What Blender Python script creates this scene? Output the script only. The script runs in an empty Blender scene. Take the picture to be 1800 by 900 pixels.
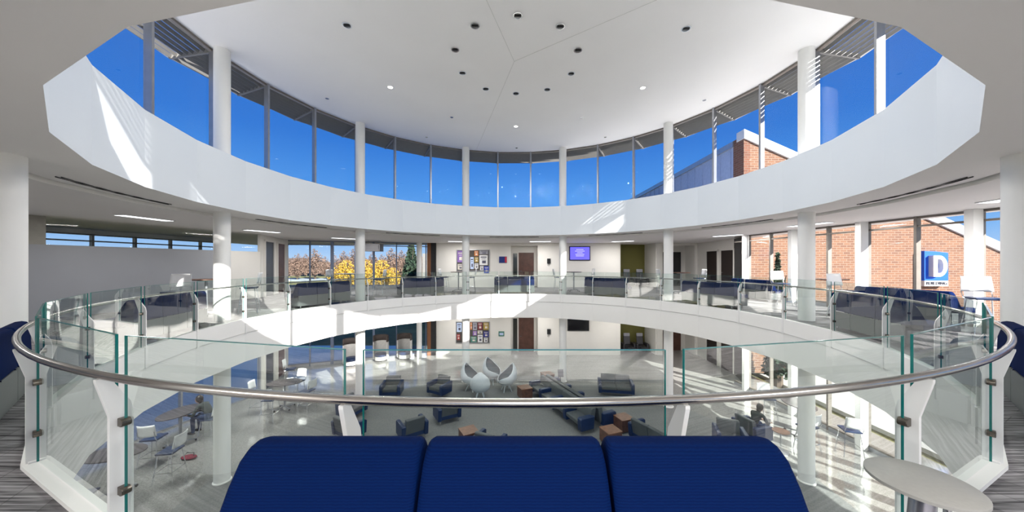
import bpy, bmesh, math, random
from math import sin, cos, pi, radians, sqrt, atan2
from mathutils import Vector, Matrix
random.seed(7)
scene = bpy.context.scene
COL = scene.collection
# ------------------------------------------------------------------ measured constants (metres)
F, X0, Y0, EYE, CD = 572.0, 904.0, 463.0, 1.5, 8.6      # focal (px of 1800), principal point, eye height, camera distance from atrium centre
LOW = -4.26                                              # lower floor
R_OPEN, R_GL, R_RAIL, R_COLM, R_WIN, R_SHADE = 7.10, 7.13, 7.20, 7.72, 8.0, 9.1
Z_SOF, Z_CEIL, Z_SILL, Z_HEAD, Z_DOME = 2.843, 2.78, 4.2, 7.15, 6.84
Z_SLAB = -1.10
N = 30
YF = 11.9                                                # far wall

def VA(k): return radians(6 + 12 * k)
def pol(r, a, z=0.0): return Vector((r * sin(a), r * cos(a), z))   # azimuth from +y, clockwise
def gx(px, D): return (px - X0) / F * D

# ------------------------------------------------------------------ materials
MATS = {}
def nt_new(name):
    m = bpy.data.materials.new(name); m.use_nodes = True
    nt = m.node_tree; b = nt.nodes['Principled BSDF']
    return m, nt, b
def mat(name, col, rough=0.5, metal=0.0, var=0.06, scale=6.0, bump=0.0, bscale=60.0, spec=0.5, emit=None, estr=1.0, coat=0.0):
    if name in MATS: return MATS[name]
    m, nt, b = nt_new(name)
    tc = nt.nodes.new('ShaderNodeTexCoord')
    n = nt.nodes.new('ShaderNodeTexNoise'); n.inputs['Scale'].default_value = scale; n.inputs['Detail'].default_value = 3
    nt.links.new(tc.outputs['Object'], n.inputs['Vector'])
    r = nt.nodes.new('ShaderNodeValToRGB')
    r.color_ramp.elements[0].position = 0.3; r.color_ramp.elements[1].position = 0.7
    r.color_ramp.elements[0].color = tuple(c * (1 - var) for c in col) + (1,)
    r.color_ramp.elements[1].color = tuple(min(1, c * (1 + var)) for c in col) + (1,)
    nt.links.new(n.outputs['Fac'], r.inputs['Fac']); nt.links.new(r.outputs['Color'], b.inputs['Base Color'])
    b.inputs['Roughness'].default_value = rough; b.inputs['Metallic'].default_value = metal
    b.inputs['Specular IOR Level'].default_value = spec
    b.inputs['Coat Weight'].default_value = coat
    if bump:
        n2 = nt.nodes.new('ShaderNodeTexNoise'); n2.inputs['Scale'].default_value = bscale
        nt.links.new(tc.outputs['Object'], n2.inputs['Vector'])
        bp = nt.nodes.new('ShaderNodeBump'); bp.inputs['Strength'].default_value = bump; bp.inputs['Distance'].default_value = 0.01
        nt.links.new(n2.outputs['Fac'], bp.inputs['Height']); nt.links.new(bp.outputs['Normal'], b.inputs['Normal'])
    if emit:
        b.inputs['Emission Color'].default_value = tuple(emit) + (1,); b.inputs['Emission Strength'].default_value = estr
    MATS[name] = m; return m

WHITE = mat('white_plaster', (.83, .83, .815), .55, var=.012, scale=.8)
CEILW = mat('ceiling_paint', (.90, .885, .86), .7, var=.012, scale=.7)
WALLW = mat('wall_paint', (.74, .72, .68), .6, var=.02, scale=1.2)
WALLG = mat('shaded_wall_grey', (.30, .31, .335), .6, var=.03, scale=1.2)  # grey lowered to hold the shade on the long left wall
STEELW = mat('white_painted_steel', (.80, .80, .79), .28, var=.01)
CHROME = mat('chrome', (.75, .76, .78), .12, 1.0, var=.03)
NICKEL = mat('dark_nickel', (.16, .14, .12), .25, 1.0, var=.1)
ALU = mat('aluminium_frame', (.36, .37, .40), .3, .6, var=.05)
BRONZE = mat('bronze_frame', (.20, .18, .16), .45, .3, var=.08)
OLIVE = mat('olive_paint', (.16, .15, .035), .7, var=.05, scale=2)
GREYV = mat('charcoal_vinyl', (.075, .085, .09), .5, var=.08, scale=5)
GREYP = mat('grey_bench_panel', (.10, .105, .108), .45, var=.05, scale=4)
NAVYV = mat('navy_vinyl', (.006, .022, .075), .42, var=.12, scale=5)
BLACK = mat('black_plastic', (.012, .012, .014), .4, var=.2)
DKCHAIR = mat('dark_leather', (.03, .028, .032), .35, var=.2)
CREAMPL = mat('white_plastic', (.78, .79, .80), .35, var=.02)
BRWD = mat('dark_wood_door', (.10, .042, .028), .45, var=.3, scale=3)
WALNUT = mat('walnut', (.12, .058, .038), .45, var=.3, scale=9)
LTTABLE = mat('grey_laminate', (.34, .335, .315), .4, var=.03, scale=60)
EGGW = mat('egg_shell_grey', (.55, .61, .66), .3, var=.03)
TEAL = mat('teal_upholstery', (.012, .065, .09), .7, var=.15, scale=20)
PODW = mat('pod_fabric', (.55, .54, .52), .7, var=.06, scale=12)
PODB = mat('brown_fabric', (.07, .055, .05), .8, var=.15, scale=12)
GAPDARK = mat('dark_recess', (.03, .03, .03), .8)  # near black: shade colour of the ceiling gap, body of the air slots
ROOFM = mat('pale_roofing', (.86, .86, .85), .8, var=.1, scale=2)
SILV = mat('silver_sunshade', (.17, .165, .155), .5, .0, var=.04)
SKIN = mat('skin', (.45, .27, .2), .55, var=.05)
DKCLOTH = mat('dark_green_cloth', (.035, .045, .045), .9, var=.2, scale=14)
HAIR = mat('dark_hair', (.015, .01, .008), .5, var=.3, scale=60)
PALECL = mat('pale_cloth', (.55, .57, .62), .9, var=.1, scale=20)
JEANS = mat('navy_cloth', (.02, .04, .10), .9, var=.2, scale=20)
BLUESIGN = mat('sign_blue', (.0, .09, .62), .4, var=.02)
SIGNW = mat('sign_white', (.55, .55, .55), .4, var=.02)
REDP = mat('red_panel', (.22, .012, .012), .4, var=.1)
COPING = mat('white_coping', (.55, .55, .56), .5, var=.03)
SIDING = mat('blue_grey_siding', (.30, .36, .50), .45, .0, var=.06)
LAMPM = mat('lamp_lens', (.9, .9, .85), .4, emit=(1, .95, .85), estr=5)
DARKLENS = mat('downlight_reflector', (.25, .25, .25), .15, .9, var=.3, scale=30)
PANELL = mat('troffer_lens', (.9, .9, .9), .4, emit=(.9, .95, 1.0), estr=.9)
SPRUCE = mat('spruce_needles', (.018, .04, .02), .9, var=.4, scale=4)
YELLEAF = mat('yellow_leaves', (.40, .25, .03), .8, var=.35, scale=3)
BRTWIG = mat('bare_twigs', (.15, .10, .075), .9, var=.4, scale=.5)
BARK = mat('bark', (.10, .07, .05), .9, var=.3, scale=8)
GRASS = mat('dry_grass', (.20, .19, .07), .95, var=.35, scale=.4)
PAVE = mat('pale_pavement', (.42, .46, .48), .8, var=.15, scale=.3)
PATIO = mat('concrete_paving', (.55, .54, .53), .85, var=.08, scale=1.5)
SCREENP = mat('screen_purple', (.02, .02, .1), .3, emit=(.07, .06, .55), estr=.9)
SCREENL = mat('screen_pale', (.3, .3, .6), .3, emit=(.22, .22, .8), estr=.9)
TEALEDGE = mat('glass_edge', (.0, .16, .15), .15, var=.05, spec=.8)
GREENGL = mat('green_glazing', (.25, .42, .36), .2, var=.1)
RUBBER = mat('black_rubber', (.02, .02, .02), .6)

def m_glass(name, tint, gl=1.0, ior=.09):
    m, nt, b = nt_new(name); nt.nodes.remove(b)
    out = nt.nodes['Material Output']
    tr = nt.nodes.new('ShaderNodeBsdfTransparent'); tr.inputs['Color'].default_value = tint + (1,)
    gs = nt.nodes.new('ShaderNodeBsdfGlossy'); gs.inputs['Roughness'].default_value = 0.0
    gs.inputs['Color'].default_value = (gl, gl, gl, 1)
    lw = nt.nodes.new('ShaderNodeLayerWeight'); lw.inputs['Blend'].default_value = .5
    pw = nt.nodes.new('ShaderNodeMath'); pw.operation = 'POWER'; pw.inputs[1].default_value = 4.5
    nt.links.new(lw.outputs['Facing'], pw.inputs[0])
    fr = nt.nodes.new('ShaderNodeMath'); fr.operation = 'MULTIPLY_ADD'; fr.inputs[1].default_value = .85; fr.inputs[2].default_value = ior
    nt.links.new(pw.outputs[0], fr.inputs[0])
    n = nt.nodes.new('ShaderNodeTexNoise'); n.inputs['Scale'].default_value = 1.6; n.inputs['Detail'].default_value = 1
    tc = nt.nodes.new('ShaderNodeTexCoord'); nt.links.new(tc.outputs['Object'], n.inputs['Vector'])
    bp = nt.nodes.new('ShaderNodeBump'); bp.inputs['Strength'].default_value = .12; bp.inputs['Distance'].default_value = .02
    nt.links.new(n.outputs['Fac'], bp.inputs['Height']); nt.links.new(bp.outputs['Normal'], gs.inputs['Normal'])
    mx = nt.nodes.new('ShaderNodeMixShader')
    nt.links.new(fr.outputs[0], mx.inputs['Fac']); nt.links.new(tr.outputs[0], mx.inputs[1]); nt.links.new(gs.outputs[0], mx.inputs[2])
    nt.links.new(mx.outputs[0], out.inputs['Surface'])
    MATS[name] = m; return m
GLASS = m_glass('railing_glass', (.85, .925, .895), 1.0, .12)
WGLASS = m_glass('window_glass', (.96, .97, .975), .6, .025)

def m_carpet():
    m, nt, b = nt_new('plank_carpet')
    tc = nt.nodes.new('ShaderNodeTexCoord')
    mp = nt.nodes.new('ShaderNodeMapping'); mp.inputs['Rotation'].default_value = (0, 0, radians(64)); mp.inputs['Scale'].default_value = (1.6, 46, 1)
    n = nt.nodes.new('ShaderNodeTexNoise'); n.inputs['Scale'].default_value = 1.0; n.inputs['Detail'].default_value = 4
    mp2 = nt.nodes.new('ShaderNodeMapping'); mp2.inputs['Rotation'].default_value = (0, 0, radians(64))
    br = nt.nodes.new('ShaderNodeTexBrick'); br.inputs['Scale'].default_value = 1.0; br.inputs['Brick Width'].default_value = 1.0
    br.inputs['Row Height'].default_value = .25; br.inputs['Mortar Size'].default_value = .004
    br.inputs['Color1'].default_value = (.5, .5, .5, 1); br.inputs['Color2'].default_value = (1, 1, 1, 1); br.inputs['Mortar'].default_value = (.3, .3, .3, 1)
    nt.links.new(tc.outputs['Object'], mp.inputs['Vector']); nt.links.new(mp.outputs[0], n.inputs['Vector'])
    nt.links.new(tc.outputs['Object'], mp2.inputs['Vector']); nt.links.new(mp2.outputs[0], br.inputs['Vector'])
    r = nt.nodes.new('ShaderNodeValToRGB'); r.color_ramp.elements[0].position = .35; r.color_ramp.elements[1].position = .66
    r.color_ramp.elements[0].color = (.04, .038, .042, 1); r.color_ramp.elements[1].color = (.40, .385, .40, 1)
    nt.links.new(n.outputs['Fac'], r.inputs['Fac'])
    mx = nt.nodes.new('ShaderNodeMixRGB'); mx.blend_type = 'MULTIPLY'; mx.inputs['Fac'].default_value = .6
    nt.links.new(r.outputs[0], mx.inputs[1]); nt.links.new(br.outputs['Color'], mx.inputs[2]); nt.links.new(mx.outputs[0], b.inputs['Base Color'])
    b.inputs['Roughness'].default_value = .95; return m
CARPET = m_carpet()
def m_terrazzo():
    m, nt, b = nt_new('terrazzo')
    tc = nt.nodes.new('ShaderNodeTexCoord')
    v = nt.nodes.new('ShaderNodeTexVoronoi'); v.inputs['Scale'].default_value = 55
    r = nt.nodes.new('ShaderNodeValToRGB'); r.color_ramp.elements[0].color = (.20, .20, .195, 1); r.color_ramp.elements[1].color = (.38, .375, .365, 1)
    nt.links.new(tc.outputs['Object'], v.inputs['Vector']); nt.links.new(v.outputs['Color'], r.inputs['Fac'])
    nt.links.new(r.outputs[0], b.inputs['Base Color']); b.inputs['Roughness'].default_value = .07; b.inputs['IOR'].default_value = 2.0; return m
TERR = m_terrazzo()
GCARP = mat('grey_lounge_carpet', (.185, .19, .19), .95, var=.14, scale=30, bump=.2)
def m_fabric():
    m, nt, b = nt_new('royal_blue_fabric')
    tc = nt.nodes.new('ShaderNodeTexCoord')
    mp = nt.nodes.new('ShaderNodeMapping'); mp.inputs['Rotation'].default_value = (0, 0, 0)
    w = nt.nodes.new('ShaderNodeTexWave'); w.bands_direction = 'Z'; w.inputs['Scale'].default_value = 42; w.inputs['Distortion'].default_value = 2.5; w.inputs['Detail'].default_value = 3; w.inputs['Detail Scale'].default_value = 1.5
    nt.links.new(tc.outputs['Object'], w.inputs['Vector'])
    r = nt.nodes.new('ShaderNodeValToRGB'); r.color_ramp.elements[0].color = (.0002, .0075, .055, 1); r.color_ramp.elements[1].color = (.0003, .011, .07, 1)
    nt.links.new(w.outputs['Fac'], r.inputs['Fac']); nt.links.new(r.outputs[0], b.inputs['Base Color'])
    bp = nt.nodes.new('ShaderNodeBump'); bp.inputs['Strength'].default_value = .25; bp.inputs['Distance'].default_value = .004
    nt.links.new(w.outputs['Fac'], bp.inputs['Height']); nt.links.new(bp.outputs[0], b.inputs['Normal'])
    b.inputs['Roughness'].default_value = .8; b.inputs['Specular IOR Level'].default_value = .06; return m
BLUEF = m_fabric()
def m_brick(name, c1, c2, mort):
    m, nt, b = nt_new(name)
    uv = nt.nodes.new('ShaderNodeUVMap')
    br = nt.nodes.new('ShaderNodeTexBrick'); br.inputs['Scale'].default_value = 1.0
    br.inputs['Brick Width'].default_value = .36; br.inputs['Row Height'].default_value = .12; br.inputs['Mortar Size'].default_value = .013
    br.inputs['Color1'].default_value = c1 + (1,); br.inputs['Color2'].default_value = c2 + (1,); br.inputs['Mortar'].default_value = mort + (1,)
    br.inputs['Bias'].default_value = -.2
    nt.links.new(uv.outputs[0], br.inputs['Vector']); nt.links.new(br.outputs['Color'], b.inputs['Base Color'])
    b.inputs['Roughness'].default_value = .9; return m
BRICK = m_brick('orange_brick', (.185, .09, .05), (.12, .055, .035), (.23, .175, .135))
BRICKP = m_brick('dark_brick', (.16, .06, .035), (.11, .04, .025), (.16, .12, .09))
def m_steel():
    m, nt, b = nt_new('brushed_steel')
    tc = nt.nodes.new('ShaderNodeTexCoord'); mp = nt.nodes.new('ShaderNodeMapping'); mp.inputs['Scale'].default_value = (3, 3, 200)
    n = nt.nodes.new('ShaderNodeTexNoise'); n.inputs['Scale'].default_value = 3
    nt.links.new(tc.outputs['Object'], mp.inputs[0]); nt.links.new(mp.outputs[0], n.inputs['Vector'])
    mr = nt.nodes.new('ShaderNodeMapRange'); mr.inputs['To Min'].default_value = .16; mr.inputs['To Max'].default_value = .3
    nt.links.new(n.outputs['Fac'], mr.inputs['Value']); nt.links.new(mr.outputs[0], b.inputs['Roughness'])
    b.inputs['Base Color'].default_value = (.52, .49, .46, 1); b.inputs['Metallic'].default_value = 1; return m
STEEL = m_steel()

# ------------------------------------------------------------------ mesh builder
class MB:
    def __init__(s): s.bm = bmesh.new(); s.mi = 0
    def _mark(s, faces):
        for f in faces: f.material_index = s.mi
    def box(s, c, size, rz=0, rx=0, ry=0):
        M = Matrix.Translation(c) @ Matrix.Rotation(rz, 4, 'Z') @ Matrix.Rotation(ry, 4, 'Y') @ Matrix.Rotation(rx, 4, 'X') @ Matrix.Diagonal((size[0], size[1], size[2], 1))
        r = bmesh.ops.create_cube(s.bm, size=1, matrix=M)
        s._mark({f for v in r['verts'] for f in v.link_faces}); return s
    def bar(s, a, b, w, h):                       # rectangular bar between points
        a, b = Vector(a), Vector(b); d = b - a; L = d.length
        q = d.to_track_quat('X', 'Z'); M = Matrix.Translation((a + b) / 2) @ q.to_matrix().to_4x4() @ Matrix.Diagonal((L, w, h, 1))
        r = bmesh.ops.create_cube(s.bm, size=1, matrix=M); s._mark({f for v in r['verts'] for f in v.link_faces}); return s
    def cyl(s, a, b, r1, r2=None, n=16):
        a, b = Vector(a), Vector(b); d = b - a
        q = d.to_track_quat('Z', 'Y'); M = Matrix.Translation((a + b) / 2) @ q.to_matrix().to_4x4()
        r = bmesh.ops.create_cone(s.bm, cap_ends=True, segments=n, radius1=r1, radius2=r1 if r2 is None else r2, depth=d.length, matrix=M)
        s._mark({f for v in r['verts'] for f in v.link_faces}); return s
    def sph(s, c, rad, n=12, sc=(1, 1, 1), rz=0):
        M = Matrix.Translation(c) @ Matrix.Rotation(rz, 4, 'Z') @ Matrix.Diagonal((rad * sc[0], rad * sc[1], rad * sc[2], 1))
        bmesh.ops.create_uvsphere(s.bm, u_segments=n, v_segments=max(6, n // 2), radius=1, matrix=M); return s
    def poly(s, pts): 
        f = s.bm.faces.new([s.bm.verts.new(p) for p in pts]); f.material_index = s.mi; return s
    def prism(s, pts2, fn, t0, t1):               # polygon (a,b) swept between t0 and t1; fn(a,b,t)->xyz
        v0 = [s.bm.verts.new(fn(a, b, t0)) for a, b in pts2]; v1 = [s.bm.verts.new(fn(a, b, t1)) for a, b in pts2]
        n = len(v0); s._mark([s.bm.faces.new(v0), s.bm.faces.new(v1[::-1])])
        for i in range(n): s._mark([s.bm.faces.new((v0[i], v1[i], v1[(i + 1) % n], v0[(i + 1) % n]))])
        return s
    def tube(s, pts, r, n=8, closed=False):
        pts = [Vector(p) for p in pts]; rings = []; m = len(pts)
        for i, p in enumerate(pts):
            if closed: d = pts[(i + 1) % m] - pts[i - 1]
            else: d = pts[min(i + 1, m - 1)] - pts[max(i - 1, 0)]
            q = d.to_track_quat('Z', 'Y')
            rings.append([s.bm.verts.new(p + q @ Vector((r * cos(2 * pi * k / n), r * sin(2 * pi * k / n), 0))) for k in range(n)])
        for i in range(m if closed else m - 1):
            A, B = rings[i], rings[(i + 1) % m]
            off = 0
            if closed: off = min(range(n), key=lambda o: (A[0].co - B[o].co).length)
            else: off = min(range(n), key=lambda o: (A[0].co - B[o].co).length)
            for k in range(n): s._mark([s.bm.faces.new((A[k], A[(k + 1) % n], B[(k + 1 + off) % n], B[(k + off) % n]))])
        if not closed:
            s._mark([s.bm.faces.new(rings[0][::-1]), s.bm.faces.new(rings[-1])])
        return s
    def lathe(s, prof, c=(0, 0, 0), n=24):
        c = Vector(c); rings = []
        for r, z in prof: rings.append([s.bm.verts.new(c + Vector((r * cos(2 * pi * k / n), r * sin(2 * pi * k / n), z))) for k in range(n)])
        for A, B in zip(rings, rings[1:]):
            for k in range(n): s._mark([s.bm.faces.new((A[k], A[(k + 1) % n], B[(k + 1) % n], B[k]))])
        s._mark([s.bm.faces.new(rings[0][::-1]), s.bm.faces.new(rings[-1])]); return s
    def grid(s, fn, nu, nv):
        V = [[s.bm.verts.new(fn(i / nu, j / nv)) for j in range(nv + 1)] for i in range(nu + 1)]
        for i in range(nu):
            for j in range(nv): s._mark([s.bm.faces.new((V[i][j], V[i + 1][j], V[i + 1][j + 1], V[i][j + 1]))])
        return s
    def build(s, name, m, parent=None, smooth=False, bevel=0, solid=0, subsurf=0, flip=True):
        if flip: bmesh.ops.recalc_face_normals(s.bm, faces=s.bm.faces)
        me = bpy.data.meshes.new(name); s.bm.to_mesh(me); s.bm.free()
        for mm in (m if isinstance(m, (list, tuple)) else [m]): me.materials.append(mm)
        if smooth:
            me.polygons.foreach_set('use_smooth', [True] * len(me.polygons))
            try: me.set_sharp_from_angle(angle=radians(40))
            except Exception: pass
        o = bpy.data.objects.new(name, me); COL.objects.link(o)
        if parent is not None: o.parent = parent
        if solid: k = o.modifiers.new('Solidify', 'SOLIDIFY'); k.thickness = solid; k.offset = 0
        if bevel: k = o.modifiers.new('Bevel', 'BEVEL'); k.width = bevel; k.segments = 2; k.limit_method = 'ANGLE'; k.angle_limit = radians(35)
        if subsurf: k = o.modifiers.new('Sub', 'SUBSURF'); k.levels = subsurf; k.render_levels = subsurf
        return o

def tag(o, label=None, cat=None, group=None, kind=None):
    if label: o['label'] = label
    if cat: o['category'] = cat
    if group: o['group'] = group
    if kind: o['kind'] = kind
    return o
def struct(o): o['kind'] = 'structure'; return o
def empty(name, loc=(0, 0, 0), rz=0):
    o = bpy.data.objects.new(name, None); COL.objects.link(o); o.location = loc; o.rotation_euler = (0, 0, rz); o.empty_display_size = .1; return o
def kids(o): return [c for c in bpy.data.objects if c.parent == o]
def copy_tree(o, loc=None, rz=None, label=None, group=None, scale=None):
    def rec(a, par):
        c = a.copy(); COL.objects.link(c); c.parent = par
        for ch in kids(a): rec(ch, c)
        return c
    c = rec(o, None)
    if loc is not None: c.location = loc
    if rz is not None: c.rotation_euler = (0, 0, rz)
    if scale: c.scale = (scale,) * 3
    if label: c['label'] = label
    if group: c['group'] = group
    return c
class Kind:                                       # first placement uses the prototype, then copies
    def __init__(s, proto, cat, group=None): s.p = proto; s.cat = cat; s.used = False; s.g = group
    def put(s, x, y, rz, label, z=0, group=None, scale=None):
        g = group or s.g
        if not s.used: o = s.p; s.used = True; o.location = (x, y, z); o.rotation_euler = (0, 0, rz); 
        else: o = copy_tree(s.p, (x, y, z), rz)
        o.scale = (scale or 1,) * 3
        o['label'] = label; o['category'] = s.cat
        if g: o['group'] = g
        return o
def rot_face(dx, dy): return atan2(dy, dx) - pi / 2   # local +y faces (dx,dy)

# ------------------------------------------------------------------ camera, sun, sky
cam_d = bpy.data.cameras.new('camera'); cam = bpy.data.objects.new('camera', cam_d); COL.objects.link(cam)
cam.location = (0, -CD, EYE); cam.rotation_euler = (radians(90), 0, 0)
cam_d.sensor_width = 36; cam_d.lens = 36 * F / 1800; cam_d.shift_x = -(X0 - 900) / 1800; cam_d.shift_y = (Y0 - 450) / 1800
cam_d.clip_start = .05; cam_d.clip_end = 2000
scene.camera = cam
AZ, EL = radians(140.6), math.atan(.475)
sd = bpy.data.lights.new('sun', 'SUN'); so = bpy.data.objects.new('sun', sd); COL.objects.link(so)
sd.energy = 6; sd.angle = radians(.5); sd.color = (1, .95, .88)
to_sun = Vector((sin(AZ) * cos(EL), cos(AZ) * cos(EL), sin(EL)))
so.rotation_euler = to_sun.to_track_quat('Z', 'Y').to_euler(); so.location = to_sun * 60
w = bpy.data.worlds.new('sky'); scene.world = w; w.use_nodes = True
nt = w.node_tree; bg = nt.nodes['Background']
tc = nt.nodes.new('ShaderNodeTexCoord'); sx = nt.nodes.new('ShaderNodeSeparateXYZ'); rp = nt.nodes.new('ShaderNodeValToRGB')
nt.links.new(tc.outputs['Generated'], sx.inputs[0]); nt.links.new(sx.outputs['Z'], rp.inputs['Fac']); nt.links.new(rp.outputs[0], bg.inputs['Color'])
cr = rp.color_ramp; cr.elements[0].position = 0; cr.elements[0].color = (.50, .70, .95, 1); cr.elements[1].position = 1; cr.elements[1].color = (.012, .10, .44, 1)
for p, c in ((.07, (.24, .50, .92)), (.16, (.10, .36, .88)), (.32, (.035, .20, .70)), (.55, (.02, .14, .58))):
    e = cr.elements.new(p); e.color = c + (1,)
bg.inputs['Strength'].default_value = .34
scene.view_settings.view_transform = 'Standard'; scene.view_settings.look = 'None'
scene.view_settings.exposure = 1.6; scene.view_settings.gamma = 1; scene.view_settings.use_curve_mapping = False
cy = scene.cycles
cy.max_bounces = 12; cy.diffuse_bounces = 7; cy.glossy_bounces = 4; cy.transparent_max_bounces = 24; cy.transmission_bounces = 6
cy.sample_clamp_indirect = 6; cy.use_denoising = True; cy.caustics_reflective = False; cy.caustics_refractive = False

def arealight(loc, size, power, col=(1, .96, .9), rot=(0, 0, 0), sizey=None, parent=None, spread=None):
    l = bpy.data.lights.new('lamp_light', 'AREA'); l.energy = power; l.color = col
    l.shape = 'RECTANGLE' if sizey else 'DISK'; l.size = size
    if sizey: l.size_y = sizey
    o = bpy.data.objects.new('lamp_light', l); COL.objects.link(o); o.location = loc; o.rotation_euler = rot
    if parent: o.parent = parent
    return o

# ------------------------------------------------------------------ setting: floors, slab, ceilings
OUT = (-18.0, 11.95, -13.2, 14.2)                    # x0,x1,y0,y1
def outer_pt(a):
    dx, dy = sin(a), cos(a); t = 1e9
    if dx > 1e-9: t = min(t, OUT[1] / dx)
    if dx < -1e-9: t = min(t, OUT[0] / dx)
    if dy > 1e-9: t = min(t, OUT[3] / dy)
    if dy < -1e-9: t = min(t, OUT[2] / dy)
    return Vector((dx * t, dy * t, 0))
def ring_to_rect(mb, r, z):
    A = sorted(set([round(VA(k) % (2 * pi), 6) for k in range(N)] + [round(atan2(x, y) % (2 * pi), 6) for x in OUT[:2] for y in OUT[2:]]))
    inner = []
    for a in A:
        k = (math.degrees(a) - 6) / 12; fr = k - math.floor(k)
        a0, a1 = VA(math.floor(k)), VA(math.floor(k) + 1)
        if fr < 1e-3 or fr > 1 - 1e-3: p = pol(r, a)
        else:
            P, Q = pol(r, a0), pol(r, a1); d = Vector((sin(a), cos(a), 0)); e = Q - P
            den = d.x * (-e.y) + e.x * d.y; t = (P.x * (-e.y) + e.x * P.y) / den; p = d * t
        inner.append(p)
    iv = [mb.bm.verts.new((p.x, p.y, z)) for p in inner]; ov = [mb.bm.verts.new((*outer_pt(a).xy, z)) for a in A]
    n = len(A)
    for i in range(n): mb.bm.faces.new((iv[i], iv[(i + 1) % n], ov[(i + 1) % n], ov[i]))
def ring_strip(mb, r0, z0, r1, z1, n=N, off=6):
    a = [radians(off + 360 / n * k) for k in range(n)]
    v0 = [mb.bm.verts.new(pol(r0, t, z0)) for t in a]; v1 = [mb.bm.verts.new(pol(r1, t, z1)) for t in a]
    for i in range(n): mb.bm.faces.new((v0[i], v0[(i + 1) % n], v1[(i + 1) % n], v1[i]))

mb = MB(); ring_to_rect(mb, R_OPEN + .02, 0); struct(mb.build('floor', CARPET, flip=False))
mb = MB(); mb.box((-2.8, .5, LOW - .1), (30.0, 27.4, .2)); struct(mb.build('floor', TERR))
mb = MB(); mb.lathe([(8.05, 0), (8.05, .012)], (0, 0, LOW), 60); struct(mb.build('floor', GCARP))
mb = MB(); ring_to_rect(mb, R_OPEN + .02, Z_SLAB); struct(mb.build('ceiling', CEILW, flip=False))
# slab edge band with its curb
mb = MB()
ring_strip(mb, R_OPEN + .095, 0, R_OPEN + .095, .03); ring_strip(mb, R_OPEN + .095, .03, R_OPEN - .01, .03)
ring_strip(mb, R_OPEN - .01, .03, R_OPEN - .01, -.33); ring_strip(mb, R_OPEN - .01, -.33, R_OPEN + .02, -.345); ring_strip(mb, R_OPEN + .02, -.345, R_OPEN + .02, Z_SLAB)
struct(mb.build('trim_1', WHITE))
# soffit ring + shadow gap + outer ceiling
mb = MB(); ring_strip(mb, R_OPEN, Z_SOF, 8.16, Z_SOF, N); struct(mb.build('ceiling', CEILW))
mb = MB(); ring_strip(mb, 8.16, Z_SOF, 8.16, 2.95); ring_strip(mb, 8.16, 2.95, 8.22, 2.95); struct(mb.build('trim_2', GAPDARK))  # gap faces coloured near black to carry the shade inside it
mb = MB(); ring_to_rect(mb, 8.22, Z_CEIL); ring_strip(mb, 8.22, Z_CEIL, 8.22, 2.95); struct(mb.build('ceiling', CEILW, flip=False))
# drum between soffit and clerestory sill, roof outside
mb = MB(); ring_strip(mb, R_OPEN, Z_SOF, R_OPEN, Z_SILL); ring_strip(mb, R_OPEN, Z_SILL, R_WIN + .15, Z_SILL); ring_strip(mb, R_WIN + .15, Z_SILL, R_WIN + .15, 3.4)
struct(mb.build('wall_drum', mat('cool_white_drum', (.70, .745, .79), .5, var=.012, scale=.8)))  # drum coloured a cooler white than the ceilings
mb = MB(); ring_to_rect(mb, R_WIN + .15, 3.4); struct(mb.build('roof', ROOFM, flip=False))
# shallow round ceiling, edge, roof above
mb = MB(); nseg = 90
c0 = mb.bm.verts.new((0, 0, Z_DOME)); rings = []
for r in (2.5, 5, 7.3, R_WIN + .1): rings.append([mb.bm.verts.new(pol(r if r < 8 else r, VA(0) + 2 * pi * k / nseg, Z_DOME + (Z_HEAD - Z_DOME) * r / R_WIN)) for k in range(nseg)])
for k in range(nseg): mb.bm.faces.new((c0, rings[0][k], rings[0][(k + 1) % nseg]))
for A, B in zip(rings, rings[1:]):
    for k in range(nseg): mb.bm.faces.new((A[k], B[k], B[(k + 1) % nseg], A[(k + 1) % nseg]))
struct(mb.build('ceiling', CEILW, smooth=True, flip=False))
mb = MB(); mb.lathe([(8.2, Z_HEAD + .01), (8.2, 7.5), (.5, 7.6)], (0, 0, 0), 60); struct(mb.build('roof', ROOFM))
def dome_z(x, y): return Z_DOME + (Z_HEAD - Z_DOME) * sqrt(x * x + y * y) / R_WIN
def ceil_pt(px, py):
    h = 5.4
    for _ in range(12):
        D = h * F / (Y0 - py); x, y = gx(px, D), D - CD; h = dome_z(x, y) - EYE
    return x, y, h + EYE
n_trim = 3
for (px, py) in ((838, 262), (857, 4), (1075, 34)):
    x, y, z = ceil_pt(px, py); L = sqrt(x * x + y * y); x, y = x / L * 7.7, y / L * 7.7
    mb = MB(); mb.bar((0, 0, Z_DOME - .001), (x, y, dome_z(x, y) - .001), .012, .006); struct(mb.build('trim_%d' % n_trim, mat('joint_grey', (.66, .65, .62), .6))); n_trim += 1

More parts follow.
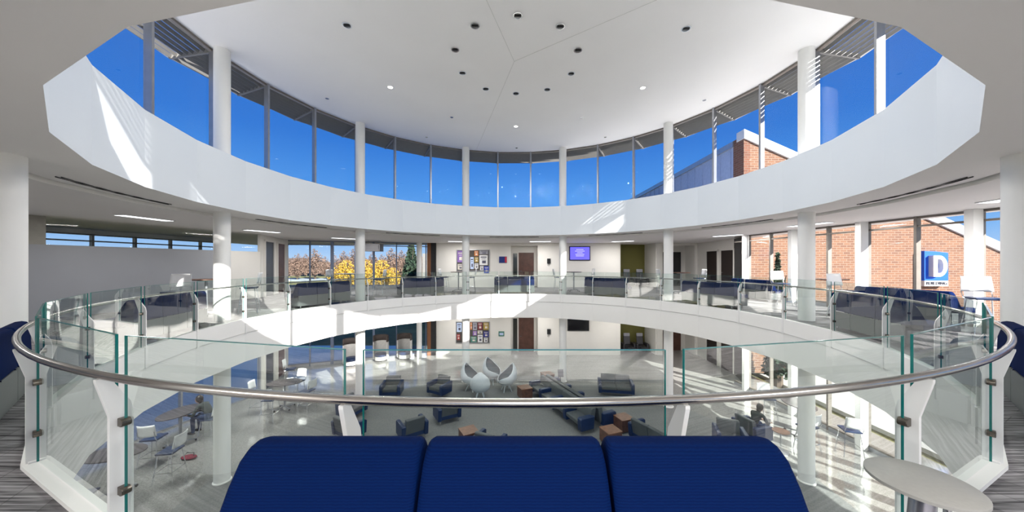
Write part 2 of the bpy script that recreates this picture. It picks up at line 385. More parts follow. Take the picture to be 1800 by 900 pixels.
# ------------------------------------------------------------------ clerestory windows
for b in range(10):                                 # bay from column 18+36b-36 .. 18+36b
    root = struct(empty('window_%d' % (b + 1)))
    ks = [3 * b - 2 + j for j in range(4)]          # vertices: VA(1)=18
    for j in range(3):
        A, B = pol(R_WIN, VA(ks[j])), pol(R_WIN, VA(ks[j + 1]))
        d = (B - A).normalized(); nrm = Vector((d.y, -d.x, 0))
        mb = MB(); P = [A, B]
        mb.poly([(A.x, A.y, Z_SILL), (B.x, B.y, Z_SILL), (B.x, B.y, Z_HEAD), (A.x, A.y, Z_HEAD)])
        mb.build('pane', WGLASS, root)
        mb = MB(); mb.bar(A + Vector((0, 0, Z_HEAD - .03)), B + Vector((0, 0, Z_HEAD - .03)), .09, .07); mb.bar(A + Vector((0, 0, Z_SILL + .03)), B + Vector((0, 0, Z_SILL + .03)), .09, .07)
        mb.build('frame', BRONZE, root)
    for j in (0, 1, 2):
        A = pol(R_WIN - .03, VA(ks[j]), (Z_SILL + Z_HEAD) / 2)
        mb = MB(); mb.box(A, (.065, .15, Z_HEAD - Z_SILL), rz=-VA(ks[j])); mb.build('mullion', ALU, root)
# sunshade ring outside
sh = empty('sunshade', (0, 0, 0)); tag(sh, 'ring of pale metal louvre blades fixed outside under the rim of the round roof', 'sunshade')
ZS = 7.02
for k in range(N):
    a0, a1 = VA(k), VA(k + 1)
    mb = MB()
    for i in range(7):
        r = 8.18 + i * .145; zz = 7.11 - .15 * i / 6
        mb.prism([(-.03, .04), (-.005, .045), (.03, -.035), (.005, -.045)], lambda a, b, t: pol(r + a, a0 if t == 0 else a1, zz + b), 0, 1)
    mb.build('blade_set', SILV, sh)
for k in range(N):
    a = VA(k); mb = MB(); mb.bar(pol(8.05, a, 7.12), pol(9.12, a, 6.96), .05, .12); mb.build('bracket', SILV, sh)
mb = MB(); mb.tube([pol(9.14, VA(k), 6.98) for k in range(N)], .05, 8, closed=True); mb.build('edge_tube', mat('pale_metal_tube', (.55, .54, .51), .4), sh)

# ------------------------------------------------------------------ columns
colnames = {18: 'back, right of the far centre bay', 54: 'back right', 90: 'at the right side of the atrium', 126: 'at the right edge of the view', 162: 'behind the viewpoint on the right',
            198: 'behind the viewpoint on the left', 234: 'at the left edge of the view', 270: 'at the left side of the atrium', 306: 'back left', 342: 'back, left of the far centre bay'}
for k in range(10):
    a = 18 + 36 * k
    if a in (162, 198): pass
    p = pol({18: 7.66, 342: 7.66, 54: 7.67, 306: 7.67, 90: R_COLM, 270: R_COLM}.get(a, 7.80), radians(a)); root = empty('column', (p.x, p.y, LOW))
    tag(root, 'round white column rising through all floors, ' + colnames[a], 'column', 'columns around the atrium')
    mb = MB(); mb.lathe([(.176, 0), (.176, dome_z(p.x, p.y) - LOW)], n=40); mb.build('shaft', STEELW if False else WHITE, root, smooth=True)
    mb = MB(); mb.lathe([(.2, .0), (.2, .03), (.176, .05)], n=40); mb.build('base_ring', WHITE, root, smooth=True)

# ------------------------------------------------------------------ railing
rail = empty('railing'); tag(rail, 'round glass railing with brushed steel handrail and white posts around the atrium opening', 'railing')
mb = MB(); mb.tube([pol(R_RAIL, radians(2 * k), .898) for k in range(180)], .0215, 14, closed=True); mb.build('handrail', STEEL, rail, smooth=True)
post_me = None; clamp_me = None
def fnp(r, z, t): return Vector((t, r, z))           # local: y radial outwards
prof = [(-.02, -.33), (-.02, .08), (-.005, .08), (-.005, .76), (.03, .86), (.055, .885), (.095, .885), (.075, .82), (.09, .70), (.09, .08), (.0, .08), (.0, -.33)]
prof = [(7.08, .03), (7.175, .03), (7.175, .66), (7.225, .865), (7.225, .88), (7.175, .88), (7.09, .72), (7.08, .66)]
mb = MB(); mb.prism(prof, fnp, -.011, .011)
mb.prism([(7.085, .03), (7.165, .03), (7.165, .042), (7.085, .042)], fnp, -.035, .035)
mb.prism([(7.07, -.34), (7.10, -.34), (7.10, .032), (7.07, .032)], fnp, -.035, .035)
p0 = mb.build('post', STEELW, rail, bevel=.002)
clamps = []
for z in (.24, .62):
    for sgn in (-1, 1):
        mb = MB(); mb.box((sgn * .026, 7.128, z), (.03, .036, .046)); mb.cyl((sgn * .041, 7.108, z), (sgn * .041, 7.148, z), .023)
        clamps.append(mb.build('clamp', [NICKEL], p0, bevel=.003))
p0.rotation_euler = (0, 0, -VA(0))
for k in range(1, N):
    c = p0.copy(); COL.objects.link(c); c.parent = rail; c.rotation_euler = (0, 0, -VA(k))
    for q in clamps: q2 = q.copy(); COL.objects.link(q2); q2.parent = c
# glass panels : one mesh reused
half = R_GL * sin(radians(6)) - .047; ap = R_GL * cos(radians(6))
mb = MB(); mb.poly([(-half, ap, .035), (half, ap, .035), (half, ap, 1.098), (-half, ap, 1.098)]); mb.mi = 1
for s_ in (-1, 1): mb.box((s_ * (half + .001), ap, .567), (.003, .012, 1.065))
mb.box((0, ap, 1.099), (2 * half, .012, .003))
g0 = mb.build('glass_panel', [GLASS, TEALEDGE], rail)
g0.rotation_euler = (0, 0, -radians(0))
for k in range(1, N):
    c = g0.copy(); COL.objects.link(c); c.parent = rail; c.rotation_euler = (0, 0, -radians(12 * k))
# ------------------------------------------------------------------ walls
def wall(name, a, b, z0, z1, m, th=.12):
    mb = MB(); A = Vector((a[0], a[1], 0)); B = Vector((b[0], b[1], 0)); d = (B - A)
    mb.box(((A + B) / 2) + Vector((0, 0, (z0 + z1) / 2)), (d.length, th, z1 - z0), rz=atan2(d.y, d.x)); return struct(mb.build(name, m))
def add_uv(o, s=1.0):
    me = o.data; uv = me.uv_layers.new(name='UVMap')
    for p in me.polygons:
        n = p.normal; t = Vector((-n.y, n.x, 0)); 
        if t.length < .1: t = Vector((1, 0, 0))
        t.normalize()
        for li in p.loop_indices:
            co = me.vertices[me.loops[li].vertex_index].co; uv.data[li].uv = (co.dot(t) * s, co.z * s)
    return o
nwin = 11; ndoor = 1; 
def window_wall(a, b, z0, z1, cuts, widths=None, transom=None, m=ALU, sill=0.0, sillm=None, wide=None):
    global nwin
    root = struct(empty('window_%d' % nwin)); nwin += 1
    A = Vector((a[0], a[1], 0)); B = Vector((b[0], b[1], 0)); d = B - A; rz = atan2(d.y, d.x)
    mb = MB(); mb.poly([(A.x, A.y, z0 + sill), (B.x, B.y, z0 + sill), (B.x, B.y, z1), (A.x, A.y, z1)]); mb.build('pane', WGLASS, root)
    for t in cuts:
        wd = .06 if not (widths and t in widths) else widths[t]
        P = A + d * t; mb = MB(); mb.box((P.x, P.y, (z0 + z1) / 2), (wd, .14, z1 - z0), rz=rz); mb.build('mullion', m, root)
    zz = [z0 + sill + .03, z1 - .03] + ([transom] if transom else [])
    for z in zz:
        mb = MB(); mb.bar(A + Vector((0, 0, z)), B + Vector((0, 0, z)), .1, .05); mb.build('rail', m, root)
    if sill:
        mb = MB(); mb.box(((A + B) / 2) + Vector((0, 0, z0 + sill / 2)), (d.length, .12, sill), rz=rz); mb.build('sill_panel', sillm or WALLW, root)
    return root
def door(pos, rz, w, h, z, leafm=BRWD, side=None, framem=WALLW):
    """door with frame; local +y is the room side"""
    global ndoor
    root = struct(empty('door_%d' % ndoor, (pos[0], pos[1], z), rz)); ndoor += 1
    mb = MB(); mb.box((0, 0, h / 2), (w, .05, h)); lf = mb.build('door_leaf', leafm, root)
    mb = MB(); mb.cyl((w / 2 - .08, .02, 1.0), (w / 2 - .08, .07, 1.0), .012, n=10); mb.cyl((w / 2 - .08, .065, 1.0), (w / 2 - .2, .065, 1.0), .01, n=10); mb.build('door_handle', CHROME, lf)
    mb = MB()
    for s in (-1, 1): mb.box((s * (w / 2 + .04), 0, h / 2 + .02), (.07, .12, h + .04))
    mb.box((0, 0, h + .045), (w + .15, .12, .08)); mb.build('door_frame', framem, root)
    return root

for lvl, z0, z1 in ((1, 0.0, Z_CEIL), (0, LOW, Z_SLAB)):
    H = z1 - z0
    # far white wall, pieces between openings (px at D=20.5)
    D = YF + CD
    xa, xb, xc, xd, xe = -5.0, gx(897, D), gx(946, D), gx(1089, D), gx(1154, D)
    xf, xg = gx(1164, D), gx(1222, D)
    wall('wall_back', (xa, YF), (xb, YF), z0, z1, WALLW); wall('wall_back', (xc, YF), (xd, YF), z0, z1, WALLW)
    wall('wall_back', (xb, YF), (xc, YF), z0 + 2.62, z1, WALLW)
    wall('wall_back', (xe, YF), (xf, YF), z0, z1, WALLW); wall('wall_back', (xg, YF), (11.5, YF), z0, z1, WALLW); wall('wall_back', (xf, YF), (xg, YF), z0 + 2.62, z1, WALLW)
    # recess for the centre door
    wall('wall_back', (xb - .1, YF + .9), (xc + .1, YF + .9), z0, z1, WALLW); wall('wall_left', (xb - .0, YF), (xb - .0, YF + .9), z0, z1, WALLW, .08); wall('wall_right', (xc, YF), (xc, YF + .9), z0, z1, WALLW, .08)
    door((gx(925, D + .85), YF + .83), pi, 1.0, 2.2, z0)
    mb = MB(); mb.box((gx(905.5, D + .85), YF + .82, z0 + 1.1), (.26, .03, 2.1)); struct(mb.build('window_%d' % nwin, mat('dark_glazing', (.04, .04, .035), .08))); nwin += 1
    # olive niche
    wall('wall_back', (xd - .2, YF + 1.8), (xe + .2, YF + 1.8), z0, z1, OLIVE); wall('wall_left', (xd, YF), (xd, YF + 1.8), z0, z1, WALLW); wall('wall_right', (xe, YF), (xe, YF + 1.8), z0, z1, WALLW)
    # second recess with dark door
    wall('wall_back', (xf - .1, YF + 1.2), (xg + .1, YF + 1.2), z0, z1, WALLW); wall('wall_left', (xf, YF), (xf, YF + 1.2), z0, z1, WALLW, .08); wall('wall_right', (xg, YF), (xg, YF + 1.2), z0, z1, WALLW, .08)
    door((gx(1180, D + 1.1), YF + 1.12), pi, 1.25, 2.25, z0, BLACK if lvl else BRWD)
    # right hand return wall with a pair of doors
    wall('wall_right', (11.56, YF), (11.56, 8.3), z0, z1, WALLW)
    for yy in (8.9, 10.25): door((11.47, yy), pi / 2, 1.0, 2.2, z0, mat('black_brown_door', (.02, .012, .01), .5))
    wall('wall_right', (11.56, 8.35), (11.05, 6.9), z0, z1, BLACK, .2)
    # right window wall
    A, B = (11.9, -13.0), (10.6, 7.0); L = sqrt((B[0] - A[0]) ** 2 + (B[1] - A[1]) ** 2)
    ycols = [4.15 - 2.35 * i for i in range(-1, 8)]
    tcol = lambda y: (y - A[1]) / (B[1] - A[1])
    cuts = [tcol(3.82 + 1.17 * i) for i in range(2, -15, -1)]
    root = window_wall(A, B, z0, z1, [t for t in cuts if 0 < t < 1], transom=z0 + 2.52 if lvl else z0 + 2.2, m=ALU if False else BRONZE, sill=.12, sillm=ALU)
    # left: long grey wall with strip opening, doors, windows
    G = WALLG if lvl else WALLW
    if lvl:
        wall('wall_left', (-15.2, -9.0), (-11.62, 4.36), 0, 2.01, G); wall('wall_left', (-11.62, 4.36), (-11.25, 5.75), 0, 2.01, WALLW)  # long run in the shade grey, end section in the lit tone
        root = struct(empty('window_%d' % nwin)); nwin += 1
        a, b = Vector((-15.2, -9.0, 0)), Vector((-11.25, 5.75, 0))
        mb = MB(); mb.poly([(a.x, a.y, 2.01), (b.x, b.y, 2.01), (b.x, b.y, Z_CEIL), (a.x, a.y, Z_CEIL)]); mb.build('pane', WGLASS, root)
        wall('wall_left', (-11.75, 4.0), (-11.25, 5.75), 2.01, Z_CEIL, WALLW)if False else None
        wall('wall_left', (-12.93, -.52), (-12.73, .22), 2.01, Z_CEIL, OLIVE if False else mat('taupe_paint', (.30, .29, .26), .7))
        r2 = window_wall((-17.6, -9), (-15.6, 9), 0, 2.62, [i / 14 for i in range(15)], m=BRONZE, sill=1.0, transom=2.35)
        wall('wall_left', (-17.6, -9), (-15.6, 9), 2.62, Z_CEIL, WALLW)
    else:
        window_wall((-15.2, -9.0), (-11.25, 5.75), z0, z1, [i / 11 for i in range(12)], m=ALU, transom=z0 + 2.3)
    wall('wall_left', (-11.25, 5.75), (-12.5, 9.3), z0, z1, WALLW)
    d = Vector((-12.5 + 11.25, 9.3 - 5.75, 0)).normalized(); nrm = Vector((d.y, -d.x, 0))
    for t, m_ in ((.55, mat('slate_door', (.06, .065, .08), .4)), (2.15, BRWD)):
        p = Vector((-11.25, 5.75, 0)) + d * (t + .35) + nrm * .07
        door((p.x, p.y), rot_face(nrm.x, nrm.y), 1.0, 2.5, z0, m_)
    # far left window wall
    WA, WB = Vector((-12.5, 9.3, 0)), Vector((-5.45, 11.9, 0)); wd = WB - WA
    def tpx(px):                                    # where the sight line through px crosses the window line
        k = (px - X0) / F                           # x = k*(y+CD)
        return (k * (WA.y + CD) - WA.x) / (wd.x - k * wd.y)
    cuts = [0.002] + [tpx(p) for p in (545, 584, 624, 657, 697)] + [.985]
    window_wall((WA.x, WA.y), (WB.x, WB.y), z0, z1, cuts, widths={cuts[2]: .16, cuts[4]: .12}, transom=z0 + 2.55, m=mat('blue_lit_frame', (.13, .16, .24), .35, .3), sill=.14, sillm=ALU)  # frame tint carries the blue skylight falling on the mullions
    P = WA + wd * tpx(737); mb = MB(); mb.lathe([(.16, z0), (.16, z1)], (P.x + .1, P.y - .35, 0), 24)
    tag(mb.build('column', WHITE, smooth=True), ('slim white column by the left windows on the balcony level' if lvl else 'slim white column by the left windows on the ground level'), 'column')
    wall('wall_back', (-5.45, 11.9), (-5.22, 11.9), z0, z1, mat('brown_pier', (.22, .09, .04), .7), .3)
    wall('wall_back', (-5.22, 11.9), (-4.9, 11.9), z0, z1, BLACK, .3)
    # behind the viewpoint
    window_wall((-2, -13), (11.9, -13), z0, z1, [i / 12 for i in range(13)], m=BRONZE, sill=.12, sillm=ALU)
    wall('wall_front', (-18, -13), (-2, -13), z0, z1, WALLW)
    wall('wall_left', (-17.9, -13), (-17.9, 14), z0, z1, WALLW) if not lvl and False else None
    wall('wall_left', (-15.2, -9.0), (-15.2, -13), z0, z1, WALLW)
    # square white columns of the right facade
    for i, yc in enumerate((6.15, 3.8, 1.48, -.87, -3.2, -5.5, -7.9)):
        xx = A[0] + (B[0] - A[0]) * tcol(yc) - .22
        mb = MB(); mb.box((xx, yc, (z0 + z1) / 2), (.20 if i else .12, .17, H)); mb.box((xx + .13, yc - .02, (z0 + z1) / 2), (.06, .1, H))
        o = mb.build('column', WHITE, bevel=.006)
        nth = ('farthest', 'second farthest', 'third farthest', 'fourth farthest', 'fifth farthest', 'sixth farthest', 'seventh farthest')[i]
        tag(o, 'square white column at the right window wall on the %s level, %s from view' % ('balcony' if lvl else 'ground', nth), 'column', 'columns along the right window wall')

# ================================================================== FURNITURE PROTOTYPES (local +y = front)
def backrest_mesh(w, rl, rr):
    prof = [(.0, .44), (.012, .80), (.03, .835), (.065, .847), (.105, .843), (.14, .822), (.182, .755), (.235, .66), (.34, .44)]
    mb = MB(); st = [0, .004, .012, .024, .04, .06, .08, w / 2, w - .08, w - .06, w - .04, w - .024, w - .012, w - .004, w]
    rings = []
    for x in st:
        cut = 0; inset = 0
        for d, r in ((x, rl), (w - x, rr)):
            if d < r: cut = max(cut, r - sqrt(max(0, r * r - (r - d) ** 2)))
        for d in (x, w - x):
            if d < .02: inset = .012 * (1 - d / .02)
        ring = []
        for y, z in prof:
            zz = z if z < .5 else .5 + (z - .5) * (.347 - cut) / .347
            cy_ = .12; ring.append(mb.bm.verts.new((x - w / 2, y + (cy_ - y) * inset * 6, zz - (inset if z > .8 else 0))))
        rings.append(ring)
    for A, B in zip(rings, rings[1:]):
        for k in range(len(prof)): mb.bm.faces.new((A[k], A[(k + 1) % len(prof)], B[(k + 1) % len(prof)], B[k]))
    mb.bm.faces.new(rings[0]); mb.bm.faces.new(rings[-1][::-1]); return mb
def make_bench(n=3, w=.656, side='both'):
    root = empty('bench'); L = n * w
    for i in range(n):
        x = (i - (n - 1) / 2) * w
        b = backrest_mesh(w - .012, .05 if i == 0 else .018, .05 if i == n - 1 else .018).build('backrest', BLUEF, root, smooth=True); b.location = (x, 0, 0)
        mb = MB(); mb.box((0, .50, .40), (w - .012, .50, .12)); s = mb.build('seat', BLUEF, root, bevel=.025); s.location = (x, 0, 0)
        mb = MB(); mb.box((0, .012, .255), (w - .012, .024, .34)); p = mb.build('back_panel', GREYP, root, bevel=.008); p.location = (x, 0, 0)
        mb = MB()
        for sx_ in (-1, 1): mb.cyl((x + sx_ * .25, -.004, .425), (x + sx_ * .25, .012, .425), .009, n=8); 
        mb.build('button', CHROME, root)
    mb = MB(); mb.box((0, .37, .215), (L, .66, .25)); mb.build('base', GREYV, root, bevel=.01)
    for sx_ in (-1, 1):
        for yy in (.08, .62):
            mb = MB(); mb.cyl((sx_ * (L / 2 - .12), yy, 0), (sx_ * (L / 2 - .12), yy, .1), .022, n=10); mb.build('foot', CHROME, root)
    return root
bench = Kind(make_bench(), 'bench', 'royal blue benches backed against the railing')

def make_stool(h=.76):
    root = empty('bar_stool'); mb = MB(); mb.box((0, 0, h), (.42, .40, .05)); mb.build('seat', NAVYV, root, subsurf=2, bevel=.012, smooth=True)
    mb = MB(); mb.grid(lambda u, v: Vector(((u - .5) * (.46 - .04 * v), -.205 - .05 * v - .06 * (1 - (2 * u - 1) ** 2) + .0, h + .13 + .33 * v)), 8, 5)
    mb.build('backrest', CREAMPL, root, solid=.014, smooth=True)
    mb = MB()
    for s in (-1, 1): mb.tube([(s * .19, .05, h - .03), (s * .205, -.19, h), (s * .21, -.245, h + .12), (s * .2, -.262, h + .28)], .009, 6)
    mb.build('back_support', CHROME, root)
    for sx_ in (-1, 1):
        for sy in (-1, 1):
            mb = MB(); mb.cyl((sx_ * .17, sy * .15, h - .02), (sx_ * .24, sy * .23, 0), .011, n=8); mb.build('leg', CHROME, root)
    z = .27; k = .17 + .07 * (1 - z / h); k2 = .15 + .08 * (1 - z / h); mb = MB(); mb.tube([(k, k2, z), (-k, k2, z), (-k, -k2, z), (k, -k2, z)], .008, 6, closed=True); mb.build('footrest', CHROME, root)
    return root
stool = Kind(make_stool(), 'stool')
def make_hightable(h=1.05, topm=WALNUT, rx=.42, ry=.42, name='bar_table'):
    root = empty(name); mb = MB(); n = 32
    mb.prism([(rx * cos(2 * pi * k / n), ry * sin(2 * pi * k / n)) for k in range(n)], lambda a, b, t: Vector((a, b, t)), h - .028, h); mb.build('tabletop', topm, root, bevel=.004)
    mb = MB(); mb.cyl((0, 0, .09), (0, 0, h - .03), .035, n=14); mb.box((0, 0, h - .04), (.3, .3, .02)); mb.build('pedestal', ALU, root, smooth=True)
    for k in range(4):
        a = pi / 4 + k * pi / 2; mb = MB(); mb.bar((0, 0, .1), (.36 * cos(a), .36 * sin(a), .07), .035, .03); f = mb.build('foot', ALU, root)
        mb = MB(); mb.cyl((.36 * cos(a) - .015, .36 * sin(a), .032), (.36 * cos(a) + .015, .36 * sin(a), .032), .032, n=12); mb.build('caster', RUBBER, f)
    return root
ht_brown = Kind(make_hightable(), 'table'); ht_grey = Kind(make_hightable(topm=mat('dark_grey_laminate', (.09, .08, .085), .25), rx=.62, ry=.42), 'table')

def make_armchair(n=1, label_=None):
    root = empty('armchair' if n == 1 else 'sofa'); w = .62; L = n * w
    mb = MB()
    for i in range(n):
        x = (i - (n - 1) / 2) * w
        mb = MB(); mb.box((x, .06, .37), (w - .01, .60, .14)); mb.build('seat', GREYV, root, bevel=.03)
        mb = MB(); mb.prism([(-.24, .2), (-.36, .78), (-.33, .80), (-.24, .80), (-.2, .77), (-.13, .40)], lambda a, b, t: Vector((t, a, b)), x - w / 2 + .005, x + w / 2 - .005); mb.build('backrest', GREYV, root, bevel=.02)
    mb = MB(); mb.box((0, .04, .25), (L + .02, .62, .12)); mb.build('base', NAVYV, root)
    xs = [-L / 2 - .06, L / 2 + .06]
    for x in xs:
        mb = MB(); mb.prism([(-.30, .16), (-.35, .60), (-.30, .62), (.32, .60), (.38, .56), (.36, .16)], lambda a, b, t: Vector((t, a, b)), x - .065, x + .065); mb.build('arm', NAVYV, root, bevel=.025)
    for sx_ in (-1, 1):
        for yy in (-.24, .3):
            mb = MB(); mb.cyl((sx_ * (L / 2 + .04), yy, 0), (sx_ * (L / 2), yy, .2), .018, .024, n=8); mb.build('leg', CHROME, root)
    return root
armchair = Kind(make_armchair(), 'armchair'); loveseat = Kind(make_armchair(2), 'sofa')
def make_tandem(n=4):
    root = empty('sofa'); w = .92; L = n * w
    for i in range(n):
        x = (i - (n - 1) / 2) * w
        mb = MB(); mb.box((x, .10, .37), (w - .20, .60, .14)); mb.build('seat', GREYV, root, bevel=.03)
        mb = MB(); mb.prism([(-.20, .2), (-.30, .76), (-.27, .79), (-.16, .79), (-.12, .76), (-.06, .40)], lambda a, b, t: Vector((t, a, b)), x - w / 2 + .005, x + w / 2 - .005); mb.build('backrest', GREYV, root, bevel=.02)
    for i in range(n + 1):
        x = (i - n / 2) * w; mb = MB(); mb.prism([(-.14, .14), (-.16, .58), (.36, .58), (.42, .54), (.40, .14)], lambda a, b, t: Vector((t, a, b)), x - .10, x + .10); mb.build('arm', NAVYV, root, bevel=.03)
    for sx_ in (-1, 0, 1):
        mb = MB(); mb.cyl((sx_ * (L / 2 - .02), .3, 0), (sx_ * (L / 2 - .02), .3, .2), .022, n=8); mb.cyl((sx_ * (L / 2 - .02), -.2, 0), (sx_ * (L / 2 - .02), -.2, .22), .022, n=8); mb.build('leg', CHROME, root)
    return root
def make_egg():
    root = empty('egg_chair')
    T = [0, .08, .2, .35, .5, .65, .8, .92, 1.0]; Rr = [.13, .30, .40, .42, .40, .345, .245, .13, .03]; PH = [180, 180, 180, 150, 108, 92, 84, 80, 78]
    def lerp(X, Y, t):
        for i in range(len(X) - 1):
            if t <= X[i + 1]: k = (t - X[i]) / (X[i + 1] - X[i]); return Y[i] + (Y[i + 1] - Y[i]) * k
        return Y[-1]
    def fn(sc, zo=0):
        def f(u, v):
            r = lerp(T, Rr, v) * sc; ph = radians(lerp(T, PH, v)) * (2 * u - 1)
            return Vector((r * sin(ph), -r * cos(ph) - .30 * v ** 1.6 + .02, .30 + .92 * v + zo))
        return f
    mb = MB(); mb.grid(fn(1), 24, 14); mb.lathe([(.13, .295), (.13, .305)], (0, .02, 0), 24); mb.build('shell', EGGW, root, smooth=True, solid=.02)
    mb = MB(); mb.grid(lambda u, v: fn(.93)(u * .96 + .02, .1 + v * .84), 20, 12); mb.build('lining', TEAL, root, smooth=True, flip=False)
    mb = MB(); mb.sph((0, .03, .42), .34, 20, (1, 1, .28)); mb.build('seat_cushion', TEAL, root, smooth=True)
    for k in range(4):
        a = pi / 4 + k * pi / 2; mb = MB(); mb.cyl((.11 * cos(a), .11 * sin(a), .33), (.27 * cos(a), .27 * sin(a), 0), .028, .016, n=10); mb.build('leg', EGGW, root)
    return root
egg = Kind(make_egg(), 'chair', 'egg chairs on the ground level lounge')
def make_pod():
    root = empty('high_back_chair')
    def f(z0, z1, r):
        return lambda u, v: Vector((r * sin((2 * u - 1) * radians(105)) * 1.05, -r * cos((2 * u - 1) * radians(105)), z0 + (z1 - z0) * v))
    mb = MB(); mb.grid(f(.12, 1.15, .40), 24, 6); mb.build('shell', PODW, root, solid=.05, smooth=True)
    mb = MB(); mb.grid(f(1.15, 1.5, .40), 24, 2); mb.build('headband', PODB, root, solid=.055, smooth=True)
    mb = MB(); mb.lathe([(.30, .3), (.34, .34), (.34, .44), (.28, .48)], (0, .0, 0), 28); mb.build('seat', NAVYV, root, smooth=True)
    mb = MB(); mb.lathe([(.34, .10), (.34, .3)], (0, 0, 0), 28); mb.build('base', PODW, root)
    for k in range(4):
        a = pi / 4 + k * pi / 2; mb = MB(); mb.cyl((.28 * cos(a), .28 * sin(a), 0), (.28 * cos(a), .28 * sin(a), .13), .015, n=8); mb.build('leg', CHROME, root)
    return root
pod = Kind(make_pod(), 'chair', 'high-backed lounge chairs by the left windows')
def make_cube():
    root = empty('side_table'); mb = MB(); mb.box((0, 0, .25), (.50, .50, .38)); mb.build('body', WALNUT, root, bevel=.006)
    mb = MB(); mb.box((0, 0, .455), (.52, .52, .03)); mb.build('top', mat('light_walnut', (.19, .09, .052), .4, var=.2, scale=9), root, bevel=.004)
    for sx_ in (-1, 1):
        for sy in (-1, 1): mb = MB(); mb.cyl((sx_ * .2, sy * .2, 0), (sx_ * .2, sy * .2, .07), .02, n=8); mb.build('foot', BLACK, root)
    return root
cube = Kind(make_cube(), 'side table')
def make_recliner():
    root = empty('recliner'); mb = MB(); mb.box((0, .05, .3), (.56, .6, .26)); mb.build('seat', DKCHAIR, root, bevel=.04)
    mb = MB(); mb.prism([(-.22, .3), (-.34, 1.1), (-.26, 1.14), (-.12, .45)], lambda a, b, t: Vector((t, a, b)), -.25, .25); mb.build('backrest', DKCHAIR, root, bevel=.04)
    mb = MB(); mb.box((0, -.27, 1.14), (.46, .12, .24)); mb.build('headrest', mat('silver_vinyl', (.32, .32, .36), .4), root, bevel=.04)
    for s in (-1, 1): mb = MB(); mb.box((s * .38, .05, .35), (.18, .68, .5)); mb.build('arm', DKCHAIR, root, bevel=.05)
    mb = MB(); mb.box((0, .0, .08), (.6, .5, .16)); mb.build('base', BLACK, root)
    mb = MB(); mb.box((0, .5, .38), (.44, .34, .1), rx=radians(-15)); mb.build('footrest', DKCHAIR, root, bevel=.04)
    return root
recl = Kind(make_recliner(), 'armchair')

# ------------------------------------------------------------------ balcony level
bl = {180: 'royal blue three-seat bench right in front of the viewpoint', 0: 'blue bench backed to the railing opposite the viewpoint, before the centre door',
      -34: 'blue bench at the railing between the two left rear columns', 34: 'blue bench at the railing between the two right rear columns',
      -66: 'blue bench at the railing before the far left windows', 67: 'blue bench at the railing just behind the right side column', 106: 'blue bench at the railing under the letter sign, right side',
      -104: 'blue bench at the railing left, below the white stool and brown table', 138.5: 'blue bench cut by the right edge, beside the handrail', -138.5: 'blue bench cut by the left edge, beside the handrail'}
RB = 7.315
for a, lb in bl.items():
    p = pol(RB, radians(a)); bench.put(p.x, p.y, -radians(a), lb)
wa = atan2(13, -1.15 - .15)
wallbench = Kind(make_bench(), 'bench', 'benches along the right window wall')
rzw = rot_face(-1, -.1)
wallbench.put(9.72, 4.9, rzw + pi, 'blue bench in front of the right windows, the farther one')
wallbench.put(9.98, -.1, rzw + pi, 'blue bench near the right windows below the blue letter sign')
def S(x, y, a, lb, z=0): return stool.put(x, y, a, lb, z)
ht_brown.put(-8.85, .75, 0, 'brown topped bar table before the long grey wall at left')
S(-8.75, -.2, radians(200), 'white backed bar stool left of the brown table at the grey wall')
S(-8.1, 1.35, radians(120), 'white backed bar stool right of the brown table at the grey wall')
ht_grey.put(-7.3, 5.9, .3, 'dark oval bar table before the yellow trees window')
S(-8.2, 6.2, radians(-100), 'bar stool left of the dark oval table before the windows')
S(-6.3, 6.6, radians(95), 'bar stool right of the dark oval table before the windows')
ht_brown.put(-3.0, 8.9, 0, 'brown bar table below the notice board on the balcony level')
S(-3.75, 8.8, radians(-95), 'white bar stool left of the table below the notice board')
S(-2.3, 8.7, radians(95), 'white bar stool right of the table below the notice board')
ht_brown.put(3.2, 8.9, 0, 'brown bar table below the wall television')
S(2.35, 8.8, radians(-90), 'white bar stool left of the table below the television')
S(4.0, 8.8, radians(95), 'white bar stool right of the table below the television')
ht_brown.put(8.3, 7.6, 0, 'brown bar table in front of the dark recessed door')
S(7.4, 7.6, radians(-90), 'white bar stool left of the table before the dark door')
S(9.15, 7.5, radians(90), 'white bar stool right of the table before the dark door')
S(9.75, 3.3, radians(170), 'white bar stool at the window just left of the right side column')
ht_brown.put(9.25, .95, 0, 'long brown bar table at the right windows behind the railing', scale=1)
S(9.0, 1.75, radians(10), 'white bar stool behind the brown table at the right windows')
S(8.85, -.15+.3, radians(185), 'white bar stool nearer than the brown table at the right windows')
S(9.9, -1.75, radians(150), 'white bar stool near the right edge beside the square column')
for i, px in enumerate((1104, 1127)):
    recl.put(gx(px, YF + CD + .9), YF + .95, pi, ('left' if i == 0 else 'right') + ' black recliner in the olive niche, balcony level', scale=.89)
    recl.put(gx(px, YF + CD + .9), YF + .95, pi, ('left' if i == 0 else 'right') + ' black recliner in the olive niche, ground level', z=LOW, scale=.89)
# small round table beside the viewpoint
T = empty('side_table', (1.657, -7.277, 0)); tag(T, 'small round grey side table on a leaning silver tube, bottom right corner', 'side table')
mb = MB(); mb.lathe([(.150, .60), (.163, .604), (.163, .616), (.158, .62)], n=48); mb.build('tabletop', LTTABLE, T, smooth=True)
mb = MB(); mb.cyl((-.043, -.04, .602), (-.10, -.04, .03), .037, n=24); mb.build('tube_leg', mat('satin_silver', (.45, .45, .5), .25, .9), T, smooth=True)
mb = MB(); mb.cyl((.05, -.04, .60), (.05, -.05, .02), .012, n=16); mb.build('rod_leg', CHROME, T, smooth=True)
mb = MB(); mb.lathe([(.15, 0), (.15, .012), (.14, .02)], n=40); mb.build('base_plate', ALU, T, smooth=True)

